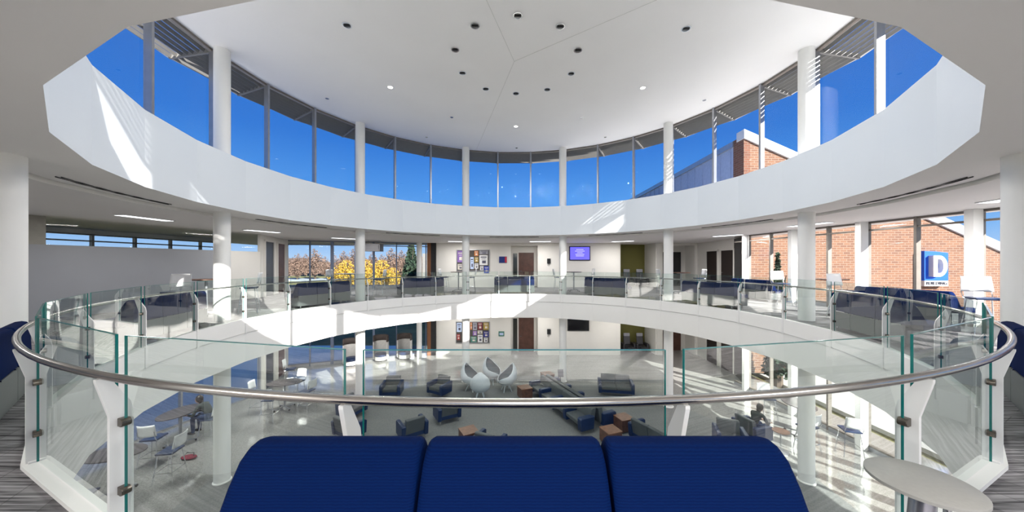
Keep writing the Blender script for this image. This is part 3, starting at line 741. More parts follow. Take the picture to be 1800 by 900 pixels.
def wall_item(name, px0, px1, py0, py1, D, m, th=.04, lift=0.0, parent=None, zoff=0):
    x0, x1 = gx(px0, D), gx(px1, D); z1 = EYE - (py0 - Y0) * D / F; z0 = EYE - (py1 - Y0) * D / F
    mb = MB(); y = D - CD - th / 2 - lift - .062
    if parent: mb.box(((x0 + x1) / 2, y, (z0 + z1) / 2 + zoff), (x1 - x0, th, z1 - z0)); return mb.build(name, m, parent)
    mb.box(((x0 + x1) / 2, y, (z0 + z1) / 2 + zoff), (x1 - x0, th, z1 - z0)); return mb.build(name, m)
DW = YF + CD
tv = empty('television', (gx(1017, DW), YF - .1, 1.6)); tag(tv, 'wall television showing a violet screen, balcony level', 'television')
def tvparts(root, on, oy, px0, px1, py0, py1):
    x0, x1 = gx(px0, DW), gx(px1, DW); z1 = EYE - (py0 - Y0) * DW / F; z0 = EYE - (py1 - Y0) * DW / F
    loc = root.location; cx, cz = (x0 + x1) / 2, (z0 + z1) / 2
    mb = MB(); mb.box((cx - loc.x, YF - .096 - loc.y, cz - loc.z), (x1 - x0, .07, z1 - z0)); mb.build('case', BLACK, root, bevel=.01)
    mb = MB(); mb.box((cx - loc.x, YF - .132 - loc.y, cz - loc.z), (x1 - x0 - .12, .006, z1 - z0 - .12)); s = mb.build('screen', SCREENP if on else mat('screen_off', (.01, .01, .012), .12), root)
    if on:
        mb = MB()
        for i, wd in enumerate((.45, .6, .35, .55, .5)): mb.box((cx - loc.x, YF - .137 - loc.y, cz - loc.z + .24 - i * .10), (wd, .004, .035))
        mb.build('screen_text', SCREENL, s)
tvparts(tv, True, 0, 1000, 1037, 433, 458)
tv2 = empty('television', (gx(1015, DW), YF - .1, LOW + 1.6)); tag(tv2, 'wall television switched off, ground level', 'television'); tvparts(tv2, False, 0, 997, 1035, 553.5, 581)
PAP = {'white': (.7, .7, .7), 'red': (.35, .03, .03), 'orange': (.55, .18, .04), 'navy': (.02, .03, .2), 'royal blue': (.01, .05, .42), 'violet': (.22, .12, .38), 'pale blue': (.45, .55, .75),
       'yellow and brown': (.35, .25, .05), 'maroon': (.16, .02, .03), 'cream': (.62, .58, .5), 'green': (.08, .22, .18), 'grey': (.3, .3, .34)}
def board(px0, px1, py0, py1, label, papers, lvl):
    root = empty('notice_board', (gx((px0 + px1) / 2, DW), YF - .06, EYE - (py1 - Y0) * DW / F)); tag(root, label, 'notice board')
    x0, x1 = gx(px0, DW), gx(px1, DW); z1 = EYE - (py0 - Y0) * DW / F; z0 = EYE - (py1 - Y0) * DW / F; l = root.location
    mb = MB(); mb.box(((x0 + x1) / 2 - l.x, YF - .075 - l.y, (z0 + z1) / 2 - l.z), (x1 - x0, .02, z1 - z0)); mb.build('pin_surface', mat('board_felt', (.07, .06, .055), .9, var=.2), root)
    mb = MB()
    for zz in (z0, z1): mb.box(((x0 + x1) / 2 - l.x, YF - .085 - l.y, zz - l.z), (x1 - x0 + .05, .04, .04))
    for xx in (x0, x1): mb.box((xx - l.x, YF - .085 - l.y, (z0 + z1) / 2 - l.z), (.04, .04, z1 - z0))
    mb.build('frame', ALU, root)
    for (a, b, c, d, col, lb) in papers:
        m = mat('paper_' + col.replace(' ', '_'), PAP[col], .7, var=.05)
        x0_, x1_ = gx(a, DW), gx(b, DW); zb, zt = EYE - (d - Y0) * DW / F, EYE - (c - Y0) * DW / F
        o = empty('poster', ((x0_ + x1_) / 2, YF - .088, (zb + zt) / 2)); tag(o, '%s poster %s' % (col, lb), 'poster', 'posters on the notice boards')
        mb = MB(); mb.box((0, 0, 0), (x1_ - x0_, .004, zt - zb)); mb.build('sheet', m, o)
        lum = sum(PAP[col]); im = mat('ink_dark' if lum > .9 else 'ink_light', (.08, .08, .12) if lum > .9 else (.6, .55, .5), .7, var=.3)
        mb = MB(); w_, h_ = x1_ - x0_, zt - zb
        mb.box((0, -.004, h_ * .30), (w_ * .7, .003, h_ * .10)); mb.box((0, -.004, h_ * .12), (w_ * .5, .003, h_ * .05)); mb.box((w_ * .05, -.004, -h_ * .18), (w_ * .45, .003, h_ * .28)); mb.build('print', im, o)
board(803.5, 860, 439.5, 476, 'notice board covered in posters behind a column, balcony level', [
    (804.5, 815, 441, 461, 'violet', 'at the upper left of the balcony notice board'), (805, 814, 464, 474, 'cream', 'at the lower left of the balcony notice board'),
    (827, 833, 452, 473, 'pale blue', 'tall, just right of the column on the balcony notice board'), (834, 841, 441, 450, 'orange', 'at the top middle of the balcony notice board'),
    (834.5, 841, 452, 461, 'yellow and brown', 'in the middle of the balcony notice board'), (834.5, 841, 463, 472, 'white', 'at the bottom middle of the balcony notice board'),
    (843, 858, 440.5, 447, 'grey', 'wide, at the top right of the balcony notice board'), (843, 857.5, 448.5, 466, 'white', 'large, at the right of the balcony notice board'),
    (844, 850, 467.5, 475, 'white', 'small, at the lower right of the balcony notice board'), (851, 859.5, 468, 480, 'royal blue', 'hanging below the right corner of the balcony notice board')], 1)
board(802.5, 860, 565.5, 602, 'notice board covered in posters behind a sunlit column, ground level', [
    (803.5, 812, 567, 583, 'pale blue', 'at the upper left of the ground level notice board'), (803.5, 809, 587, 597, 'red', 'at the lower left of the ground level notice board'),
    (827, 830, 566.5, 579, 'orange', 'narrow, right of the sunlit column on the ground level board'), (831.5, 838.5, 567, 580, 'grey', 'at the top, second column of the ground level board'),
    (840, 848, 566.5, 579, 'maroon', 'at the top, third column of the ground level board'), (850, 859, 566.5, 579, 'yellow and brown', 'at the top right of the ground level board'),
    (831.5, 838.5, 581.5, 589, 'violet', 'in the middle, second column of the ground level board'), (840, 848, 580.5, 586, 'cream', 'in the middle, third column of the ground level board'),
    (850, 859, 582, 592, 'navy', 'at the middle right of the ground level board'), (827.5, 838, 591, 601, 'green', 'at the bottom left of centre of the ground level board'),
    (840, 848.5, 588, 601, 'white', 'with a dark centre at the bottom of the ground level board'), (851, 857.5, 593, 601, 'white', 'small, at the bottom right of the ground level board')], 0)
o = wall_item('wall_sign', 877.5, 891, 451, 462, DW, BLUESIGN, .03); tag(o, 'dark blue and red picture sign beside the centre door, balcony level', 'sign'); o.data.materials[0] = mat('navy_sign', (.01, .025, .17), .4)
c_ = wall_item('red_band', 887.5, 890.8, 451.6, 461.6, DW, mat('sign_red', (.5, .03, .06), .4), .01, .03, parent=o)
o = wall_item('wall_sign', 876.5, 886.5, 582, 590.5, DW, mat('green_sign', (.06, .2, .15), .4), .03); tag(o, 'small green sign beside the centre door, ground level', 'sign')
c_ = wall_item('picture', 878, 885, 584.5, 588.5, DW, mat('paper_pale_blue', PAP['pale blue']), .01, .03, parent=o)
for py, lb in ((459.5, 'balcony'), (583, 'ground')):
    r_ = empty('wall_telephone', (gx(964.5, DW), YF - .1, EYE - (py + 5 - Y0) * DW / F)); tag(r_, 'black wall telephone right of the centre door, %s level' % lb, 'telephone')
    mb = MB(); mb.box((0, 0, .2), (.22, .08, .32)); mb.build('body', BLACK, r_, bevel=.01)
    mb = MB(); mb.box((-.05, -.07, .22), (.06, .06, .28)); mb.build('handset', BLACK, r_, bevel=.015)
    mb = MB(); mb.tube([(-.05, -.07, .08), (-.08, -.07, -.08), (0, -.06, -.12), (.02, -.03, .04)], .01, 6); mb.build('cord', BLACK, r_)
# ceiling mounted grey box in front of left windows
r_ = empty('ceiling_heater', (gx(658, 18.5), 9.9, Z_CEIL - .62)); tag(r_, 'grey box hanging from the ceiling before the left windows', 'heater')
mb = MB(); mb.box((0, 0, .24), (.85, .5, .44)); mb.build('case', mat('grey_case', (.17, .17, .19), .4), r_, bevel=.02)
mb = MB(); mb.box((0, -.26, .24), (.7, .03, .28)); mb.build('grille', mat('grille_grey', (.1, .1, .12), .4), r_)
for s in (-1, 1): mb = MB(); mb.cyl((s * .33, 0, .44), (s * .33, 0, .62), .012, n=8); mb.build('hanger', ALU, r_)

# ------------------------------------------------------------------ ceiling lamps (the room's downlights, plus rectangular lights mostly added as fill)
dl = [(910, 27, 'nearest in the inner circle'), (985, 46, 'second right of the nearest in the inner circle'), (1016, 88, 'rightmost in the inner circle'), (1004, 129, 'right, second rear in the inner circle'),
      (962, 157, 'right of the rearmost in the inner circle'), (907, 164, 'rearmost in the inner circle'), (854, 156, 'left of the rearmost in the inner circle'), (813, 128, 'left, second rear in the inner circle'),
      (800, 87, 'leftmost in the inner circle'), (835, 45, 'second left of the nearest in the inner circle'), (610, 44, 'alone toward the left rim'), (1206, 50, 'alone toward the right rim'),
      (686, 153, 'bright, left of the inner circle'), (1130, 154, 'bright, right of the inner circle'), (575, 173, 'near the left windows'), (1238, 176, 'near the right windows'), (907, 222, 'bright, behind the inner circle'),
      (794, 206, 'left of the bright rear one'), (1022, 207, 'right of the bright rear one'), (750, 241, 'near the rim, left rear'), (1064, 241, 'near the rim, right rear'), (908, 260, 'tiny, at the rear rim')]
for i, (px, py, lb) in enumerate(dl):
    x, y, z = ceil_pt(px, py); rr = .105 if i < 12 else (.09 if i in (12, 13, 16) else .07)
    root = empty('downlight', (x, y, z)); tag(root, 'recessed downlight in the round ceiling, ' + lb, 'ceiling light', 'downlights in the round ceiling')
    lit = i in (12, 13, 16)
    mb = MB(); mb.lathe([(rr, -.004), (rr, -.012), (rr * .82, -.012), (rr * .8, -.002)], n=24); mb.build('trim_ring', CHROME if i < 12 else CREAMPL, root, smooth=True)
    mb = MB(); mb.lathe([(rr * .8, -.004), (rr * .8, -.007)], n=24); mb.build('reflector', LAMPM if lit else DARKLENS, root)
    if i < 12: mb = MB(); mb.box((0, 0, -.02), (rr * 1.4, rr * .3, .018)); mb.build('lamp_bar', BLACK, root)
    if i < 12: arealight((x, y, z - .035), .09, 17)
# slot diffusers in the soffit
sl = {-108: 'left', -72: 'left rear', 108: 'right', 72: 'right rear', 126 + 12: 'near right', -138: 'near left', -36: 'rear left of centre', 36: 'rear right of centre', 0: 'rear centre'}
for a, lb in sl.items():
    mb = MB()
    for rr in (7.86, 7.92): mb.tube([pol(rr, radians(a + t), Z_SOF - .011) for t in range(-9, 10, 3)], .009, 4)
    tag(mb.build('air_slot', GAPDARK), 'thin dark curved air slot in the ring soffit, %s' % lb, 'air vent', 'curved air slots in the soffit')
# rectangular ceiling lights on both levels; a few at left real, others added as fill
tr = [(-10.3, .5), (-9.9, 4.2), (-8.6, 7.9), (-3.2, 10.2), (1.5, 10.2), (6.2, 10.0), (9.7, 6.2), (9.6, 2.0), (9.7, -2.4), (-10.9, -3.4), (-6.5, -10.6), (0.5, -10.9), (6.5, -10.6)]
nm = ('before the grey wall', 'before the left doors', 'before the left windows', 'left of the centre door', 'at the centre door', 'before the olive niche', 'right rear', 'before the brick view', 'right, near the letter sign view', 'far left', 'behind left', 'behind the viewpoint', 'behind right')
for lvl, z, pw in (('balcony', Z_CEIL, 42), ('ground', Z_SLAB, 30)):
    for (x, y), lb in zip(tr, nm):
        root = empty('ceiling_fill_light', (x, y, z), atan2(y, x) + pi / 2); tag(root, 'flat rectangular ceiling fill light %s, %s level' % (lb, lvl), 'ceiling light', 'rectangular ceiling lights')
        mb = MB(); mb.box((0, 0, -.012), (1.25, .34, .02)); mb.build('frame', CREAMPL, root)
        mb = MB(); mb.box((0, 0, -.023), (1.18, .27, .006)); mb.build('lens', PANELL, root)
        arealight((x, y, z - .05), 1.1, pw * (.4 if x < -9.5 and lvl == 'balcony' else (2.6 if y < -5 else (.75 if y > 9 else 1))), (1, .97, .93), (0, 0, atan2(y, x) + pi / 2), sizey=.25)

# ------------------------------------------------------------------ ground level furniture
def A1(x, y, a, lb): return armchair.put(x, y, a, lb, LOW)
A1(-5.3, 5.5, radians(185), 'navy armchair with grey seat facing the viewpoint, left of the pair at the carpet edge')
A1(-3.25, 5.6, radians(150), 'navy armchair with grey seat, right of the pair left of the egg chairs')
A1(-2.45, 3.3, radians(30), 'navy armchair seen from behind, farther of the two left of the central carpet')
A1(-3.35, 2.1, radians(35), 'navy armchair seen from behind, nearer of the two left of the central carpet')
A1(-6.1, 3.6, radians(-110), 'navy armchair at far left of the lounge, partly behind the white post')
A1(-5.45, 2.1, radians(-30), 'grey backed armchair at left of the lounge, just behind the blue bench')
A1(-.75, 1.15, radians(-25), 'armchair whose grey back just shows above the middle bench cushion')
cube.put(-1.45, 1.75, .5, 'pale topped cube table beside the armchair behind the middle bench cushion', LOW)
cube.put(3.08, 1.80, .35, 'walnut cube table at the near end of the long sofa', LOW)
cube.put(3.78, 2.65, .35, 'walnut cube table right of the long sofa end', LOW)
cube.put(.45, 5.35, .4, 'walnut cube table left of the far end of the long sofa', LOW)
cube.put(1.6, 7.1, .4, 'walnut cube table behind the far end of the long sofa', LOW)
td = make_tandem(4); dx, dy = (2.55 - .95), (2.35 - 5.95); L = sqrt(dx * dx + dy * dy)
nx, ny = dy / L, -dx / L                            # facing camera-left
td.location = (1.80, 4.15, LOW); td.rotation_euler = (0, 0, rot_face(nx, ny)); tag(td, 'long four-seat grey sofa with navy armrests facing left', 'sofa', 'back to back sofas in the lounge')
td2 = copy_tree(td, (1.80 - nx * .68 , 4.15 - ny * .68, LOW), rot_face(-nx, -ny), 'long four-seat grey sofa with navy armrests facing right, behind the other')
loveseat.put(4.45, 5.7, radians(170), 'two-seat navy sofa with grey seats facing the viewpoint, right rear of lounge', LOW)
loveseat.put(4.35, 1.5, radians(-60), 'dark two-seat sofa seen from behind, right of the cube tables', LOW)
A1(6.7, 1.5, radians(160), 'navy armchair at right with a person beside it')
egg.put(-1.95, 6.15, radians(-112), 'egg chair with teal seat, leftmost of the four', LOW)
egg.put(-1.45, 5.25, radians(5), 'grey egg chair seen from behind, nearest of the four', LOW)
egg.put(-1.05, 7.0, radians(-122), 'egg chair with dark teal seat, rearmost of the four', LOW)
egg.put(-.35, 6.1, radians(110), 'pale egg chair, rightmost of the four', LOW)
for px, D, lb in ((617, 18.3, 'leftmost'), (669.5, 19.2, 'middle'), (711, 19.6, 'rightmost')):
    pod.put(gx(px, D), D - CD, radians(175), 'high-backed pale lounge chair with brown headband, %s of three' % lb, LOW)
ht_grey.put(-9.1, 4.3, .25, 'dark oval bar table on the sky-lit floor, ground level left', LOW)
S(-9.9, 4.0, radians(-80), 'bar stool left of the oval table, ground level', LOW); S(-8.15, 4.2, radians(80), 'white backed bar stool right of the oval table, ground level', LOW)
S(-9.0, 3.4, radians(5), 'bar stool nearer than the oval table, ground level', LOW); S(-9.2, 5.2, radians(170), 'bar stool behind the oval table, ground level', LOW)
ht_grey.put(-9.95, -.5, .2, 'dark bar table seen through the left glass panel, ground level', LOW)
S(-9.2, .1, radians(100), 'navy seated bar stool right of the near left table, ground level', LOW)
S(-9.35, -1.6, radians(20), 'bar stool nearest at lower left, ground level', LOW)
ht_grey.put(-10.62, 1.75, 1.5, 'dark bar table at which a dark haired person sits', LOW)
S(-10.35, .75, radians(10), 'white backed bar stool in front of the person at left', LOW)
S(-10.6, 6.8, radians(-70), 'bar stool far left before the ground level windows', LOW)
ht_grey.put(9.6, 2.4, 1.4, 'dark bar table at the right windows, ground level', LOW)
S(9.0, 1.4, radians(15), 'navy seated bar stool near the right table, ground level', LOW); S(10.1, 1.2, radians(-20), 'second bar stool by the right windows table, ground level', LOW)
S(9.4, 3.5, radians(170), 'bar stool behind the right windows table, ground level', LOW)
# charging post by the carpet
r_ = empty('display_stand', (2.15, 6.55, LOW)); tag(r_, 'small chrome stand on a round foot at the base of a column', 'stand')
mb = MB(); mb.lathe([(.26, 0), (.26, .02), (.05, .05)], n=28); mb.build('foot', ALU, r_, smooth=True)
mb = MB(); mb.cyl((0, 0, .04), (0, 0, .7), .022, n=12); mb.build('pole', CHROME, r_)
mb = MB(); mb.box((0, -.03, .66), (.26, .04, .34), rx=radians(-20)); mb.build('holder', mat('grille_grey', (.1, .1, .12)), r_, bevel=.01)

# ------------------------------------------------------------------ people
def skin_body(name, J, E, m, parent):
    me = bpy.data.meshes.new(name); me.from_pydata([j[0] for j in J], E, []); o = bpy.data.objects.new(name, me); COL.objects.link(o)
    sk = o.modifiers.new('Skin', 'SKIN'); sk.use_smooth_shade = True
    for v, j in zip(me.skin_vertices[0].data if me.skin_vertices else [], J): v.radius = (j[1], j[1] if len(j) < 3 else j[2])
    su = o.modifiers.new('Sub', 'SUBSURF'); su.levels = 1; su.render_levels = 2
    me.materials.append(m); o.parent = parent; return o
def ensure_skin(o, J):
    me = o.data
    if not me.skin_vertices:
        bpy.context.view_layer.objects.active = o
        try:
            bpy.ops.mesh.customdata_skin_add()
        except Exception: pass
    if me.skin_vertices:
        for i, j in enumerate(J): me.skin_vertices[0].data[i].radius = (j[1], j[1] if len(j) < 3 else j[2])
        me.skin_vertices[0].data[0].use_root = True
def make_person(loc, rz, seat, lean, topm, legm, label, scale=1.0):
    """seated figure, local +y forward; seat = seat height"""
    s = seat + .09
    def P(x, y, z): return (x, y, z)
    sh = (0, .02 + lean * .75, s + .46 - lean * .35)
    J = [(P(0, 0, s), .13, .11), (P(0, .0 + lean * .3, s + .2), .125, .10), (P(0, sh[1] - .01, sh[2] - .06), .145, .10), (P(0, sh[1] + .03 + lean * .1, sh[2] + .05), .05, .05)]
    E = [(0, 1), (1, 2), (2, 3)]
    for sg in (-1, 1):
        b = len(J); J += [(P(sg * .19, sh[1], sh[2] - .02), .055), (P(sg * .25, sh[1] + .10, sh[2] - .28), .045), (P(sg * .13, sh[1] + .33, sh[2] - .30), .034)]
        E += [(2, b), (b, b + 1), (b + 1, b + 2)]
    root = empty('person', loc, rz); tag(root, label, 'person')
    top = skin_body('torso_clothing', J, E, topm, root); ensure_skin(top, J)
    J2 = [(P(0, 0, s), .125, .11)]; E2 = []
    for sg in (-1, 1):
        b = len(J2); J2 += [(P(sg * .10, .03, s - .01), .095), (P(sg * .12, .44, s + .0), .07), (P(sg * .12, .50 if seat < .6 else .42, seat - .38), .048), (P(sg * .12, .50 if seat < .6 else .42, max(.05, seat - .42)), .045)]
        E2 += [(0, b), (b, b + 1), (b + 1, b + 2), (b + 2, b + 3)]
    lg = skin_body('trousers', J2, E2, legm, root); ensure_skin(lg, J2)
    for sg in (-1, 1):
        fy = (.50 if seat < .6 else .42); mb = MB(); mb.sph((sg * .12, fy + .06, max(.045, seat - .43)), .05, 12, (.9, 2.5, .85)); mb.build('shoe', BLACK, root, smooth=True)
    hd = Vector((0, sh[1] + .07 + lean * .18, sh[2] + .17 - lean * .05))
    mb = MB(); mb.sph(hd, .1, 20, (.78, .95, 1.15)); mb.sph(hd + Vector((0, .095, -.01)), .017, 8, (.8, 1, 1.4))
    mb.cyl((0, sh[1] + .03, sh[2] + .02), hd - Vector((0, .01, .06)), .048, n=12)
    for sg in (-1, 1): mb.sph(hd + Vector((sg * .078, 0, -.005)), .02, 8, (.4, .8, 1.3))
    for sg in (-1, 1):                              # hands: palm, four fingers and thumb
        h = Vector((sg * .12, sh[1] + .36, sh[2] - .31)); mb.sph(h, .04, 10, (.95, 1.15, .45))
        for i in range(4):
            fx = -.024 + i * .016; ln = (.06, .07, .066, .05)[i]
            mb.cyl(h + Vector((fx, .035, 0)), h + Vector((fx, .035 + ln * .6, -.004)), .0085, .008, 6); mb.cyl(h + Vector((fx, .035 + ln * .6, -.004)), h + Vector((fx, .035 + ln, -.02)), .008, .006, 6)
        mb.cyl(h + Vector((-sg * .03, -.01, 0)), h + Vector((-sg * .062, .03, -.006)), .011, .008, 6)
    mb.build('skin', SKIN, root, smooth=True)
    mb = MB(); mb.sph(hd + Vector((0, -.022, .022)), .108, 20, (.86, .95, 1.12)); mb.sph(hd + Vector((0, -.07, -.07)), .07, 14, (1.05, .7, 1.3)); mb.build('hair', HAIR, root, smooth=True)
    for sg in (-1, 1): mb = MB(); mb.sph(hd + Vector((sg * .032, .088, .012)), .011, 8); mb.build('eye', BLACK, root)
    return root
make_person((-9.85, 1.95, LOW), radians(95), .76, .28, DKCLOTH, JEANS, 'person in dark clothes leaning over the bar table at lower left')
S(-9.85, 1.95, radians(95), 'bar stool under the person leaning over the table', LOW)
make_person((7.75, 1.95, LOW), radians(-75), .42, .22, DKCLOTH, JEANS, 'person in dark green jacket bent forward over a tablet table at right')
A1(7.72, 2.0, radians(-75), 'navy armchair under the person in the dark green jacket')
r_ = empty('tablet_table', (8.15, 1.35, LOW)); tag(r_, 'small wooden tablet table in front of the seated person at right', 'side table')
mb = MB(); mb.lathe([(.2, .62), (.22, .63), (.22, .645)], n=28); mb.build('tabletop', mat('light_walnut', (.19, .09, .052)), r_); mb = MB(); mb.cyl((0, 0, .02), (0, 0, .62), .02, n=10); mb.build('pole', CHROME, r_); mb = MB(); mb.lathe([(.2, 0), (.2, .02)], n=24); mb.build('foot', ALU, r_)
r_ = empty('bag', (-9.6, 1.0, LOW)); tag(r_, 'dark and crimson bag lying on the terrazzo under the left table', 'bag')
mb = MB(); mb.sph((0, 0, .05), .2, 16, (1.1, .6, .25)); mb.build('body', mat('crimson_cloth', (.18, .01, .03), .8, var=.4, scale=20), r_, smooth=True)
mb = MB(); mb.tube([(-.15, 0, .08), (-.1, .05, .15), (.1, .05, .15), (.15, 0, .08)], .012, 6); mb.build('strap', BLACK, r_)

# ------------------------------------------------------------------ outside
mb = MB(); mb.box((0, 60, LOW - .35), (900, 900, .2)); struct(mb.build('ground', GRASS))
mb = MB(); mb.box((26, 0, LOW - .2), (26, 60, .2)); struct(mb.build('ground', PATIO))
mb = MB(); mb.box((-80, 112, LOW - .24), (90, 22, .08)); struct(mb.build('pavement', PAVE))
DB = 17.1; YB = DB - CD; XC = gx(1308, DB); ZB0 = EYE + 235 * DB / F; XE = gx(1760, DB); SL = .443
def top_z(x): return ZB0 - SL * (x - XC)
bld = empty('brick_building', (XC, YB, LOW)); tag(bld, 'orange brick building with sloping white coping outside the right windows', 'building')
def lp(x, y, z): return Vector((x, y, z)) - bld.location
mb = MB(); mb.prism([(XC, LOW), (XE, LOW), (XE, top_z(XE) - .45), (XC, top_z(XC) - .45)], lambda a, b, t: lp(a, YB + t, b), 0, .78)
mb.prism([(XC + 1.3, LOW), (XE, LOW), (XE, top_z(XE) - .5), (XC + 1.3, top_z(XC + 1.3) - .5)], lambda a, b, t: lp(a, YB + t, b), .78, 12)
add_uv(mb.build('wall', BRICK, bld))
mb = MB(); mb.prism([(XC - .06, top_z(XC) - .47), (XE, top_z(XE) - .47), (XE, top_z(XE)), (XC - .06, top_z(XC))], lambda a, b, t: lp(a, YB + t, b), -.1, .5); mb.build('coping', COPING, bld)
mb = MB(); mb.prism([(YB - .02, LOW), (YB + .8, LOW), (YB + .8, ZB0 - .30), (YB - .02, ZB0 - .30)], lambda a, b, t: lp(XC + t, a, b), -.03, .3); add_uv(mb.build('return_wall', BRICKP, bld))
met = empty('metal_clad_wing', (XC, YB + .8, LOW)); tag(met, 'blue grey metal clad wing adjoining the brick building', 'building')
mb = MB(); mb.box((.6, 11.5, 6.1 + .0), (1.2, 23, 12.2)); mb.build('cladding', SIDING, met)
mb = MB()
for i in range(26): mb.box((-.02, .25 + i * .9, 6.1), (.05, .05, 12.2))
mb.build('standing_seams', SIDING, met)
mb = MB(); mb.box((.55, 11.5, 12.3), (1.3, 23.1, .3)); mb.build('coping', ALU, met)
# sign "D Building"
xa_, xb_ = gx(1625, DB - .3), gx(1667, DB - .3); DS = DB - .3
zt = EYE + (Y0 - 441) * DS / F; zb = EYE - (503 - Y0) * DS / F; zs = zb + (zt - zb) * .155
sg = empty('building_sign', (xa_, YB, zb)); tag(sg, 'blue sign box with a large white D and the word Building, on brick wall', 'sign')
WS = xb_ - xa_; TH = .3
def fs(a, b, t): return Vector((xa_ + a, YB - t, b)) - sg.location
mb = MB(); mb.prism([(0, zs), (WS, zs), (WS, zt - .10), (WS * .5, zt - .03), (0, zt)], fs, .0, TH); mb.build('blue_box', BLUESIGN, sg, bevel=.01)
mb = MB(); mb.prism([(0, zb), (WS, zb), (WS, zs), (0, zs)], fs, .0, TH); mb.build('white_panel', SIGNW, sg)
DL = DB - .5; d0, d1 = gx(1641, DL) - xa_, gx(1666, DL) - xa_; e0, e1 = EYE - (486.5 - Y0) * DL / F, EYE - (449 - Y0) * DL / F
n = 14; th_ = (d1 - d0) * .30; mid = (e0 + e1) / 2; rad = (e1 - e0) / 2
outer = [(d0, e0), (d0 + (d1 - d0) * .42, e0)] + [(d0 + (d1 - d0) * .42 + (d1 - d0) * .58 * sin(pi * i / n), mid - rad * cos(pi * i / n)) for i in range(1, n)] + [(d0 + (d1 - d0) * .42, e1), (d0, e1)]
tz = (e1 - e0) * .17
inner = [(d0 + th_, e0 + tz), (d0 + (d1 - d0) * .44, e0 + tz)] + [(d0 + (d1 - d0) * .44 + (d1 - d0) * .27 * sin(pi * i / n), mid - (rad - tz) * cos(pi * i / n)) for i in range(1, n)] + [(d0 + (d1 - d0) * .44, e1 - tz), (d0 + th_, e1 - tz)]
mb = MB(); bm = mb.bm; T0, T1 = TH - .02, TH + .2
vo = [[bm.verts.new(fs(a, b, t)) for a, b in outer] for t in (T0, T1)]; vi = [[bm.verts.new(fs(a, b, t)) for a, b in inner] for t in (T0, T1)]
for i in range(len(outer)):
    j = (i + 1) % len(outer)
    bm.faces.new((vo[1][i], vo[1][j], vi[1][j], vi[1][i])); bm.faces.new((vo[0][i], vo[0][j], vo[1][j], vo[1][i])); bm.faces.new((vi[0][i], vi[0][j], vi[1][j], vi[1][i]))
mb.build('letter', SIGNW, sg)
cu = bpy.data.curves.new('word', 'FONT'); cu.body = 'BUILDING'; cu.align_x = 'CENTER'; cu.align_y = 'CENTER'; cu.size = (zs - zb) * .8; cu.extrude = .01; cu.space_character = 1.1
to = bpy.data.objects.new('word_tmp', cu); me = bpy.data.meshes.new_from_object(to); bpy.data.objects.remove(to)
wx_ = max(v.co.x for v in me.vertices) - min(v.co.x for v in me.vertices); k_ = min(1, WS * .86 / max(.01, wx_)); me.transform(Matrix.Diagonal((k_, k_, 1, 1)))
me.materials.append(mat('sign_ink', (.03, .03, .05))); wo = bpy.data.objects.new('lettering', me); COL.objects.link(wo); wo.parent = sg
wo.matrix_local = Matrix.Translation(fs(WS / 2, (zb + zs) / 2, TH + .01)) @ Matrix.Rotation(radians(90), 4, 'X')
# red panel building at far right
rb = empty('red_building', (37, 4.5, LOW)); tag(rb, 'building with dark red panels over glazing beyond the brick wall, far right', 'building')
mb = MB(); mb.box((3, 0, 6.2), (8, 14, 4.5)); mb.build('red_band', REDP, rb); mb = MB(); mb.box((3, 0, 2), (7.6, 13.6, 3.9)); mb.build('glazing', mat('dark_blue_glazing', (.05, .09, .12), .1), rb)
mb = MB()
for i in range(7): mb.box((-.9, -6 + i * 2, 2), (.12, .12, 3.9))
mb.build('mullions', ALU, rb)
pv = empty('pavilion', (-7.55, 24, LOW)); tag(pv, 'pale sided building with green glazing beyond the left windows', 'building')
mb = MB(); mb.box((0, 2, 5.3), (3.3, 4, 2.9)); mb.build('siding', mat('grey_siding', (.2, .2, .19), .6), pv); mb = MB(); mb.box((0, 2, 1.9), (3.2, 3.9, 3.9)); mb.build('glazing', GREENGL, pv)
mb = MB(); mb.box((.9, -.06, 2.4), (.9, .1, 4.6)); mb.build('brick_pier', BRICKP, pv)
for i in range(3): mb = MB(); mb.box((-1.4 + i * .8, -.04, 1.9), (.1, .1, 3.9)); mb.build('mullion', BRONZE, pv)

def leaf_mesh(name, rx, rz, n, size, m, shape='ball'):
    mb = MB(); rnd = random.Random(hash(name) % 1000 if False else len(name) * 13 + n)
    for i in range(n):
        if shape == 'cone':
            t = rnd.random() ** .7; a = rnd.random() * 2 * pi; r = rx * t * (.55 + .45 * rnd.random()) ; p = Vector((r * cos(a), r * sin(a), rz * 2 * (1 - t) - rz + .1 * rnd.random() - .25 * r))
        else:
            v = Vector((rnd.gauss(0, 1), rnd.gauss(0, 1), rnd.gauss(0, 1))).normalized() * (.35 + .65 * rnd.random() ** .4)
            lump = 1 + .22 * sin(v.x * 5 + 1) * cos(v.y * 4) + .12 * sin(v.z * 9)
            p = Vector((v.x * rx * lump, v.y * rx * lump, v.z * rz * lump))
        u = Vector((rnd.gauss(0, 1), rnd.gauss(0, 1), rnd.gauss(0, 1))).normalized(); w_ = u.cross(Vector((rnd.gauss(0, 1), rnd.gauss(0, 1), rnd.gauss(0, 1)))).normalized()
        s_ = size * (.6 + .8 * rnd.random())
        mb.poly([p - u * s_, p + w_ * s_ * .6, p + u * s_, p - w_ * s_ * .6])
    return mb
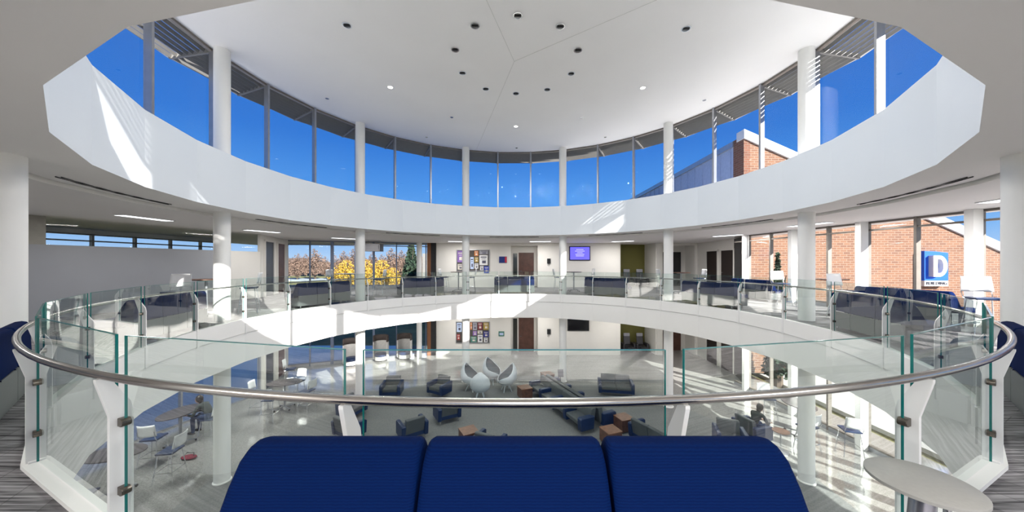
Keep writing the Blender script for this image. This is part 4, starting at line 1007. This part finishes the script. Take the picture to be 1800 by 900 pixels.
def make_tree(nm_, rx, rz, h, n, size, m, shape='ball'):
    root = empty(nm_); mb = leaf_mesh(nm_, rx, rz, n, size, m, shape); c = mb.build('crown', m, root, flip=False); c.location = (0, 0, h - rz)
    mb = MB(); mb.cyl((0, 0, 0), (0, 0, h * .8), .16 + h * .01, .05, 8)
    for k in range(5):
        a = k * 1.3; mb.cyl((0, 0, h * (.25 + .1 * k)), (rx * .6 * cos(a), rx * .6 * sin(a), h * (.45 + .1 * k)), .07, .02, 6)
    mb.build('trunk', BARK, root); return root
ZG = LOW - .25
bt = Kind(make_tree('bare_tree', 2.5, 4.4, 9.4, 2200, .24, BRTWIG), 'tree', 'brown autumn trees beyond the left windows')
rnd = random.Random(3); px = 488
bare = []
i = 0
while px < 772:
    D = 120 + 26 * (i % 2) + 6 * rnd.random(); sc = .85 + .3 * rnd.random()
    o = bt.put(gx(px, D), D - CD, rnd.random() * 6, 'brown autumn tree beyond the pale pavement, one of a dense row', ZG, scale=sc); px += 15 + 3 * rnd.random(); i += 1
yt = Kind(make_tree('yellow_tree', 2.1, 2.3, 5.9, 3800, .13, YELLEAF), 'tree')
for px, D, lb, sc in ((606, 50, 'yellow leaved tree left of the balcony column', 1.0), (668, 46, 'yellow leaved tree, large, right of the balcony column', 1.0), (640, 55, 'yellow leaved tree hidden partly behind the balcony column', 1.02), (689, 52, 'small yellow leaved tree beside the spruce', .82)):
    yt.put(gx(px, D), D - CD, 0, lb, ZG, scale=sc)
sp = make_tree('spruce', 2.1, 4.3, 8.9, 4200, .22, SPRUCE, 'cone'); tag(sp, 'dark conical spruce beyond the left windows', 'tree'); sp.location = (gx(723, 38), 38 - CD, ZG)
sp2 = make_tree('conifer', .6, 2.9, 6.4, 2600, .12, SPRUCE, 'cone'); tag(sp2, 'slim dark conifer shape in front of the orange brick wall', 'tree'); sp2.location = (gx(1367, 15.9), 15.9 - CD, ZG)  # dark blurred shape before the brick, built as conifer foliage
for i, (px, h) in enumerate(((500, 3.5), (620, 4.6), (742, 3.8))): 
    pass
mb = MB(); bmv = []
for side in (0, 1):
    bmv.append([mb.bm.verts.new((-260 + i * 9, 150 + side * 22 + 3 * sin(i), ZG + (8.2 + 1.2 * sin(i * 1.7) + .8 * sin(i * .6) if side == 1 else 0))) for i in range(40)])
for i in range(39): mb.bm.faces.new((bmv[0][i], bmv[0][i + 1], bmv[1][i + 1], bmv[1][i]))
struct(mb.build('hillside', mat('brown_woodland', (.11, .075, .055), .95, var=.4, scale=.25)))
